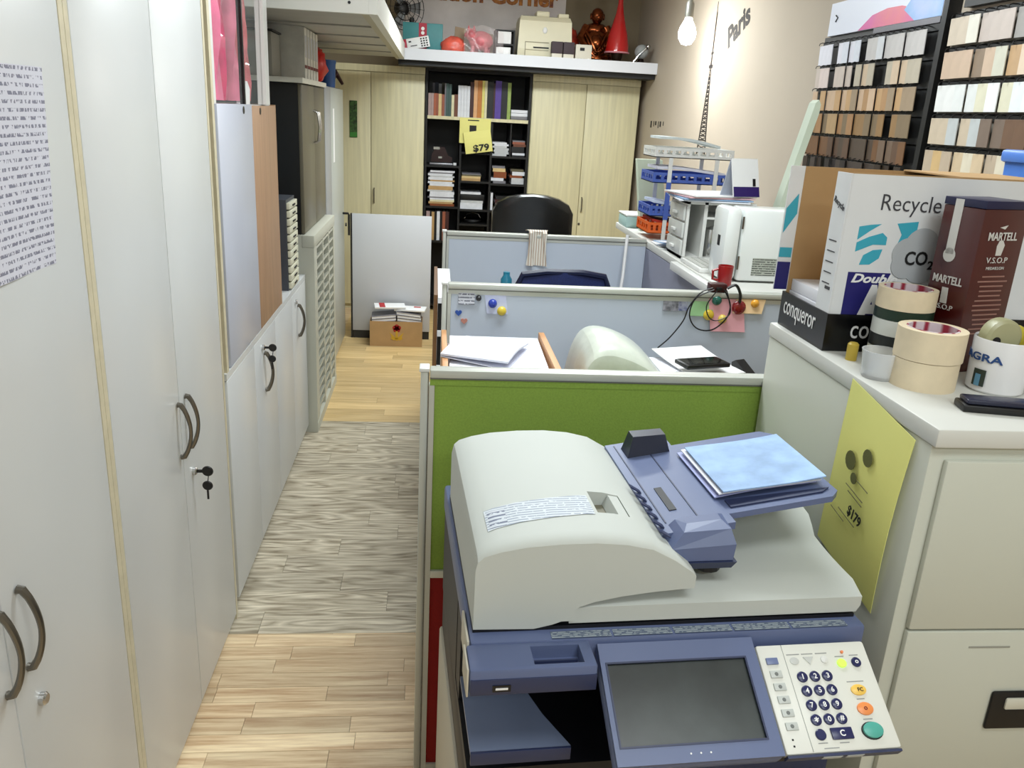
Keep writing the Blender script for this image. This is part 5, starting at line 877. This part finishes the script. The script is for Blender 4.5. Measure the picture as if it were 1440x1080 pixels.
# scanner housing
bx('scanner_unit', slate, K, -.006, .598, -.02, .50, .89, .941, .006); b_ = bx('front_block', slate, K, -.012, .166, -.078, -.018, .898, .9385, .005); 
c_ = bx('cutter', slate, K, .078, .148, -.07, -.03, .918, .96); cut(b_, c_); bx('block_skirt', slateD, K, -.010, .165, -.0795, -.074, .899, .924, .001); bx('recess_rib', slateD, b_, .082, .144, -.049, -.046, .919, .927)
bx('usb_port', blackP, K, .02, .045, -.081, -.0797, .905, .915); bx('usb_mark', white, K, .024, .041, -.0818, -.0811, .9085, .9115)
bx('side_strip', beige, K, -.0155, -.0125, -.077, -.02, .896, .940, .001); bx('side_strip', beige, K, -.010, -.0065, -.018, .06, .892, .942, .001)
grn = fineprint('instruction_print', (96, 108, 128), (176, 186, 190), 130, 260, 'XY', .46)
for k in range(5): bx('instruction_label', grn, K, .112+.092*k, .2+.092*k, -.0185, -.002, .9413, .9418)
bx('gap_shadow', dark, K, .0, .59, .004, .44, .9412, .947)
# lid plate (right-hand output area) and feeder hump
m = MB()
def plate(u, v):
    x = .14+.457*u; y = .003+.437*v; z = .977+.028*ease(.15, .8, v)*ease(.45, 1, u)+.012*ease(.0, .06, v)-.012*math.exp(-((u-.62)/.18)**2)*ease(.25, .5, v)
    if v > .35: x += .02*ease(.35, .5, v)*ease(.6, 1, u)
    return (x, y, z)
R = []
for j in range(15):
    v = j/14; top = [plate(i/16, v) for i in range(17)]; bot = [(top[-1][0]-.006, top[-1][1], .951), (top[0][0], top[0][1], .951)]; R.append(top+[(top[-1][0], top[-1][1], .962)]+bot)
m.loft(R); m.build('lid_plate', lid, K, True)
prof = [(0, .949), (0, 1.05), (.003, 1.064), (.012, 1.073), (.035, 1.081), (.07, 1.088), (.12, 1.092), (.17, 1.0925), (.215, 1.088), (.255, 1.078), (.29, 1.057), (.318, 1.035), (.324, 1.028), (.324, 1.006), (.30, 1.0045), (.26, 1.001), (.215, .995), (.175, .987), (.152, .979), (.149, .974), (.147, .9568), (.128, .9565), (.115, .952), (.088, .946)]
def sec(y, s): return [(x, y, z if z < .99 else .99+(z-.99)*s) for x, z in prof]
m = MB(); m.loft([sec(0, .90), sec(.003, .94), sec(.010, .98), sec(.022, 1), sec(.2, 1.0), sec(.38, .99), sec(.42, .95), sec(.43, .8)]); hump = m.build('feeder_hump', lid, K, True)
c_ = bx('cutter', lid, K, .19, .241, .078, .15, 1.066, 1.12); cut(hump, c_)
for p in hump.data.polygons: p.use_smooth = True
hump.data.set_sharp_from_angle(angle=math.radians(30))
topz = lambda x: interp([(a, b) for a, b in prof[1:13]], x)
bx('recess_floor', mat('recess_shade', (120, 116, 98), .5), hump, .1915, .2395, .0795, .1485, 1.0662, 1.067); m = MB(); m.prism([(.216, 1.068), (.2395, 1.068), (.2395, 1.081), (.224, 1.084)], 'y', .080, .148); m.build('latch_flap', lid, hump)  # recess floor coloured darker than the lid to paint in its shade
m = MB(); m.sheet(lambda u, v: (.022+.162*u, .05+.02*u+.062*v, topz(.022+.162*u)+.0008), 90, 2, .0004); m.build('instruction_sticker', fineprint('sticker_small', (206, 212, 218), (150, 160, 176), 150, 140, 'XY', .4), hump, True)
m = MB(); m.sheet(lambda u, v: (.026+.026*u, .055+.05*v, topz(.026+.026*u)+.0014), 30, 1, .0003); m.build('sticker_icon', fineprint('sticker_ic', (200, 206, 214), (110, 118, 140), 90, 90, 'XY', .42), hump, True)
m = MB(); m.tube([(.002+.25*k/16, .018, topz(.002+.25*k/16)*1.0-.0024) for k in range(17)], .0011, 5); m.build('seam', mat('seam_grey', (140, 142, 136), .5), hump, True)
for k in range(6): MB().box(.272, .294, .04+.03*k, .052+.03*k, -.001, .001).build('vent_slat', slateD, hump, loc=(0, 0, 0)).matrix_local = Matrix.Translation((0, 0, 1.0685)) @ Matrix.Translation((.283, 0, 0)) @ Matrix.Rotation(math.radians(31), 4, 'Y') @ Matrix.Translation((-.283, 0, .003))
# document input tray
tz = lambda x: 1.052+.16*(x-.29)
IT = lambda x0, x1, y0, y1, h0, h1: [[(x0, y0, tz(x0)+h0), (x1, y0, tz(x1)+h0), (x1, y1, tz(x1)+h0), (x0, y1, tz(x0)+h0)], [(x0, y0, tz(x0)+h1), (x1, y0, tz(x1)+h1), (x1, y1, tz(x1)+h1), (x0, y1, tz(x0)+h1)]]
tr = MB().loft(IT(.286, .40, .055, .40, 0, .012)).build('input_tray', slate, K); MB().prism([(.401, .085), (.57, .085), (.585, .10), (.587, .34), (.57, .36), (.401, .36)], 'z', 0, .010, M=Matrix(((1, 0, 0, 0), (0, 1, 0, 0), (.16, 0, 1, 1.052-.16*.29), (0, 0, 0, 1)))).build('tray_extension', slate, tr)
m = MB(); m.prism([(.41, .10), (.56, .10), (.575, .11), (.41, .125)], 'z', .0102, .013, M=Matrix(((1, 0, 0, 0), (0, 1, 0, 0), (.16, 0, 1, 1.052-.16*.29), (0, 0, 0, 1)))); m.build('extension_rib', slateD, tr); MB().loft(IT(.41, .55, .12, .30, -.012, -.001)).build('tray_support', dark, tr)
g = MB(); g.loft([[(.290, .028, 1.032), (.388, .022, 1.036), (.392, .075, 1.04), (.292, .075, 1.04)], [(.292, .028, 1.052), (.39, .022, 1.062), (.392, .08, 1.068), (.294, .08, 1.056)], [(.312, .036, 1.076), (.384, .034, 1.082), (.386, .078, 1.084), (.312, .078, 1.076)], [(.322, .055, 1.081), (.376, .055, 1.087), (.378, .076, 1.086), (.322, .076, 1.08)]]).build('paper_guide', slate, tr)
MB().loft([[(.30, .03, 1.018), (.388, .024, 1.022), (.39, .12, 1.026), (.30, .12, 1.024)], [(.292, .024, 1.031), (.393, .018, 1.035), (.394, .12, 1.038), (.292, .12, 1.034)]]).build('guide_base', slateD, tr); MB().lathe([(.02, 0), (.02, .012), (.0001, .012)], 12, c=(.365, .06, 1.004)).build('guide_knob', dark, tr)
MB().loft(IT(.318, .330, .12, .20, .0122, .0135)).build('guide_slot', dark, tr)
for x in (.30, .352): MB().loft(IT(x, x+.002, .085, .39, .0122, .0132)).build('tray_line', slateD, tr)
g2 = MB(); g2.loft([[(.31, .33, 1.066), (.39, .33, 1.075), (.39, .375, 1.075), (.31, .375, 1.066)], [(.32, .34, 1.105), (.38, .34, 1.11), (.38, .37, 1.11), (.32, .37, 1.105)]]).build('rear_paper_guide', mat('guide_dark', (24, 30, 52), .35), tr)
for k in range(3):
    m = MB(); M = K.matrix_world if False else (Matrix.Translation((.07, 1.008, 0)) @ Matrix.Rotation(math.radians(3.3), 4, 'Z')); dz = .0068*k
    m.sheet(lambda u, v: (.395+.17*u+.004*k, .13+.18*v-.006*k, tz(.395+.17*u)+.0155+dz+.002*math.sin(4*u+k)), 6, 4, .002, M=M); tag(m.build('document', (mat('lilac_sheet', (170, 176, 220), .6), paper, mat('skyblue_sheet', (150, 180, 220), .6, noise=(20, .2)))[k], None, True), ('lilac sheet', 'white sheet', 'sky-blue printed sheet')[k]+' lying on the copier input tray', 'paper')
# control panel, tilted: u to the right, v down the slope
ca, sa = .850, .527
PM = Matrix(((1, 0, 0, .176), (0, -ca, -sa, -.0235), (0, -sa, ca, .933), (0, 0, 0, 1)))   # (u, v, normal)
def pb(name, m_, par, u0, u1, v0, v1, h0, h1, bev=0): return bx(name, m_, par, u0, u1, v0, v1, h0, h1, bev, M=PM)
def hole_frame(u0, u1, v0, v1, a0, a1, c0, c1, h0, h1):
    m = MB(); m.box(u0, u1, v0, c0, h0, h1, M=PM); m.box(u0, u1, c1, v1, h0, h1, M=PM); m.box(u0, a0, c0, c1, h0, h1, M=PM); m.box(a1, u1, c0, c1, h0, h1, M=PM); return m
cp = pb('control_panel', slate, K, 0, .236, 0, .169, -.028, -.004, .006); hole_frame(.001, .235, .001, .168, .009, .217, .030, .145, -.0039, .002).build('bezel', slate, cp)
scr = pb('screen', mat('lcd_grey', (40, 44, 44), .28, noise=(9, .5), rgb2=(66, 72, 72)), cp, .0095, .2165, .0305, .1445, -.0039, -.002); hole_frame(.008, .218, .029, .146, .0105, .2155, .0315, .1435, .0021, .0032).build('screen_rim', slateD, cp)
for k in range(3): MB().lathe([(.0013, 0), (.0013, .0006), (.0001, .0006)], 8, M=PM @ Matrix.Translation((.104+.014*k, .157, .002))).build('led', white, cp)
kp = pb('keypad', mat('keypad_white', (222, 222, 214), .35), K, .2365, .408, .014, .168, -.014, .003, .005); pb('keypad_underside', dark, K, .22, .405, .02, .165, -.04, -.0145, .004); pb('keypad_line', mat('seam_grey', (0, 0, 0)), kp, .2755, .2762, .016, .166, .0031, .0034)
pb('clear_edge', slateD, kp, .238, .406, .1685, .172, -.012, .002)
pb('clear_slot', mat('slot_grey', (180, 186, 190), .3), kp, .29, .318, .1721, .1728, -.009, 0); pb('clear_slot', mat('slot_grey', (0, 0, 0)), kp, .325, .35, .1721, .1728, -.009, 0)
btn = mat('button_navy', (34, 38, 84), .3)
def cyl(name, m_, u, v, ru, rv, h=.003, par=kp): return MB().lathe([(1, 0), (1, h*.7), (.85, h), (.0001, h)], 22, M=PM @ Matrix.Translation((u, v, .003)) @ Matrix.Diagonal((ru, rv, 1, 1))).build(name, m_, par, True)
def ptext(s, u, v, h_, m_, par, hh=.0062, w_=None): F = lambda a: tuple((PM @ Vector(a))[:3]); D = lambda a: tuple((PM.to_3x3() @ Vector(a))[:3]); return text(s, m_, par, F((u, v, hh)), D((1, 0, 0)), D((0, -1, 0)), h=h_, w=w_, th=.0004, bold=.02)
for i, s in enumerate('123456789*0#'):
    u = .2935+.0192*(i % 3); v = .0645+.0201*(i//3); b_ = cyl('number_key', btn, u, v, .0078, .0078); ptext(s, u, v, .0075, white, b_)
cyl('monitor_key', btn, .2935, .1445, .0076, .0076)
b_ = pb('clear_key', btn, kp, .309, .341, .1365, .1525, .003, .006, .0015); ptext('C', .325, .1445, .0085, white, b_)
b_ = cyl('energy_key', btn, .384, .047, .0072, .0072); ptext('o', .384, .047, .005, white, b_)
cyl('power_led', mat('green_led', (190, 240, 90), .3, emit=.6), .361, .0475, .0072, .0066); cyl('status_led', mat('orange_led', (240, 140, 90), .4), .367, .031, .0022, .0022)
b_ = cyl('function_clear_key', mat('amber_key', (240, 196, 90), .35), .372, .087, .0115, .0078); ptext('FC', .374, .087, .0055, inkK, b_)
b_ = cyl('stop_key', mat('orange_key', (236, 144, 80), .35), .372, .1135, .012, .009); ptext('o', .372, .1135, .005, mat('red_brown', (120, 40, 30), .5), b_)
b_ = cyl('start_ring', inkK, .371, .1435, .0158, .0122, .0022); MB().lathe([(1, 0), (1, .003), (.85, .004), (.0001, .004)], 24, M=PM @ Matrix.Translation((.371, .1435, .0052)) @ Matrix.Diagonal((.0145, .0108, 1, 1))).build('start_key', mat('start_green', (80, 166, 152), .35), b_, True)
pb('menu_key', mat('menu_slate', (110, 122, 160), .35), kp, .246, .264, .0345, .0445, .003, .0055, .001)
for k in range(5): b_ = pb('function_key', mat('grey_key', (190, 194, 190), .4), kp, .2465, .2645, .053+.0182*k, .064+.0182*k, .003, .0052, .001); cyl('key_icon', mat('icon_grey', (110, 114, 112), .5), .2555, .0585+.0182*k, .003, .003, .0026, b_)
pb('tiny_mark', inkK, kp, .25, .2525, .1475, .15, .003, .0036); pb('tiny_mark', inkK, kp, .2495, .252, .156, .1585, .003, .0036)
cyl('lamp_icon', mat('pale_icon', (196, 198, 194), .4), .2895, .0405, .007, .0055, .0012); MB().prism([(-.008, -.005), (.008, -.005), (0, .006)], 'z', 0, .0012, M=PM @ Matrix.Translation((.312, .0405, .003))).build('lamp_icon', mat('pale_icon', (0, 0, 0)), kp); cyl('round_key', whiteP, .336, .0405, .0055, .0055, .002)
for u, v, w_ in ((.29, .031, .02), (.312, .031, .018), (.334, .031, .018), (.361, .037, .014), (.384, .036, .014), (.372, .0745, .026), (.371, .0995, .012), (.371, .1275, .014), (.2935, .1555, .014), (.325, .1565, .014), (.304, .1625, .022)): pb('caption_print', mat('caption_grey', (150, 152, 150), .6), kp, u-w_/2, u+w_/2, v-.0007, v+.0007, .003, .0033)
# thin pale cord at the foot of the green-red partition
cable([(.03, 1.66, .02), (.06, 1.65, .09), (.075, 1.655, .2), (.08, 1.66, .3)], 'thin pale cord hanging against the red partition fabric', .004, mat('cord_pale', (200, 180, 170), .5))
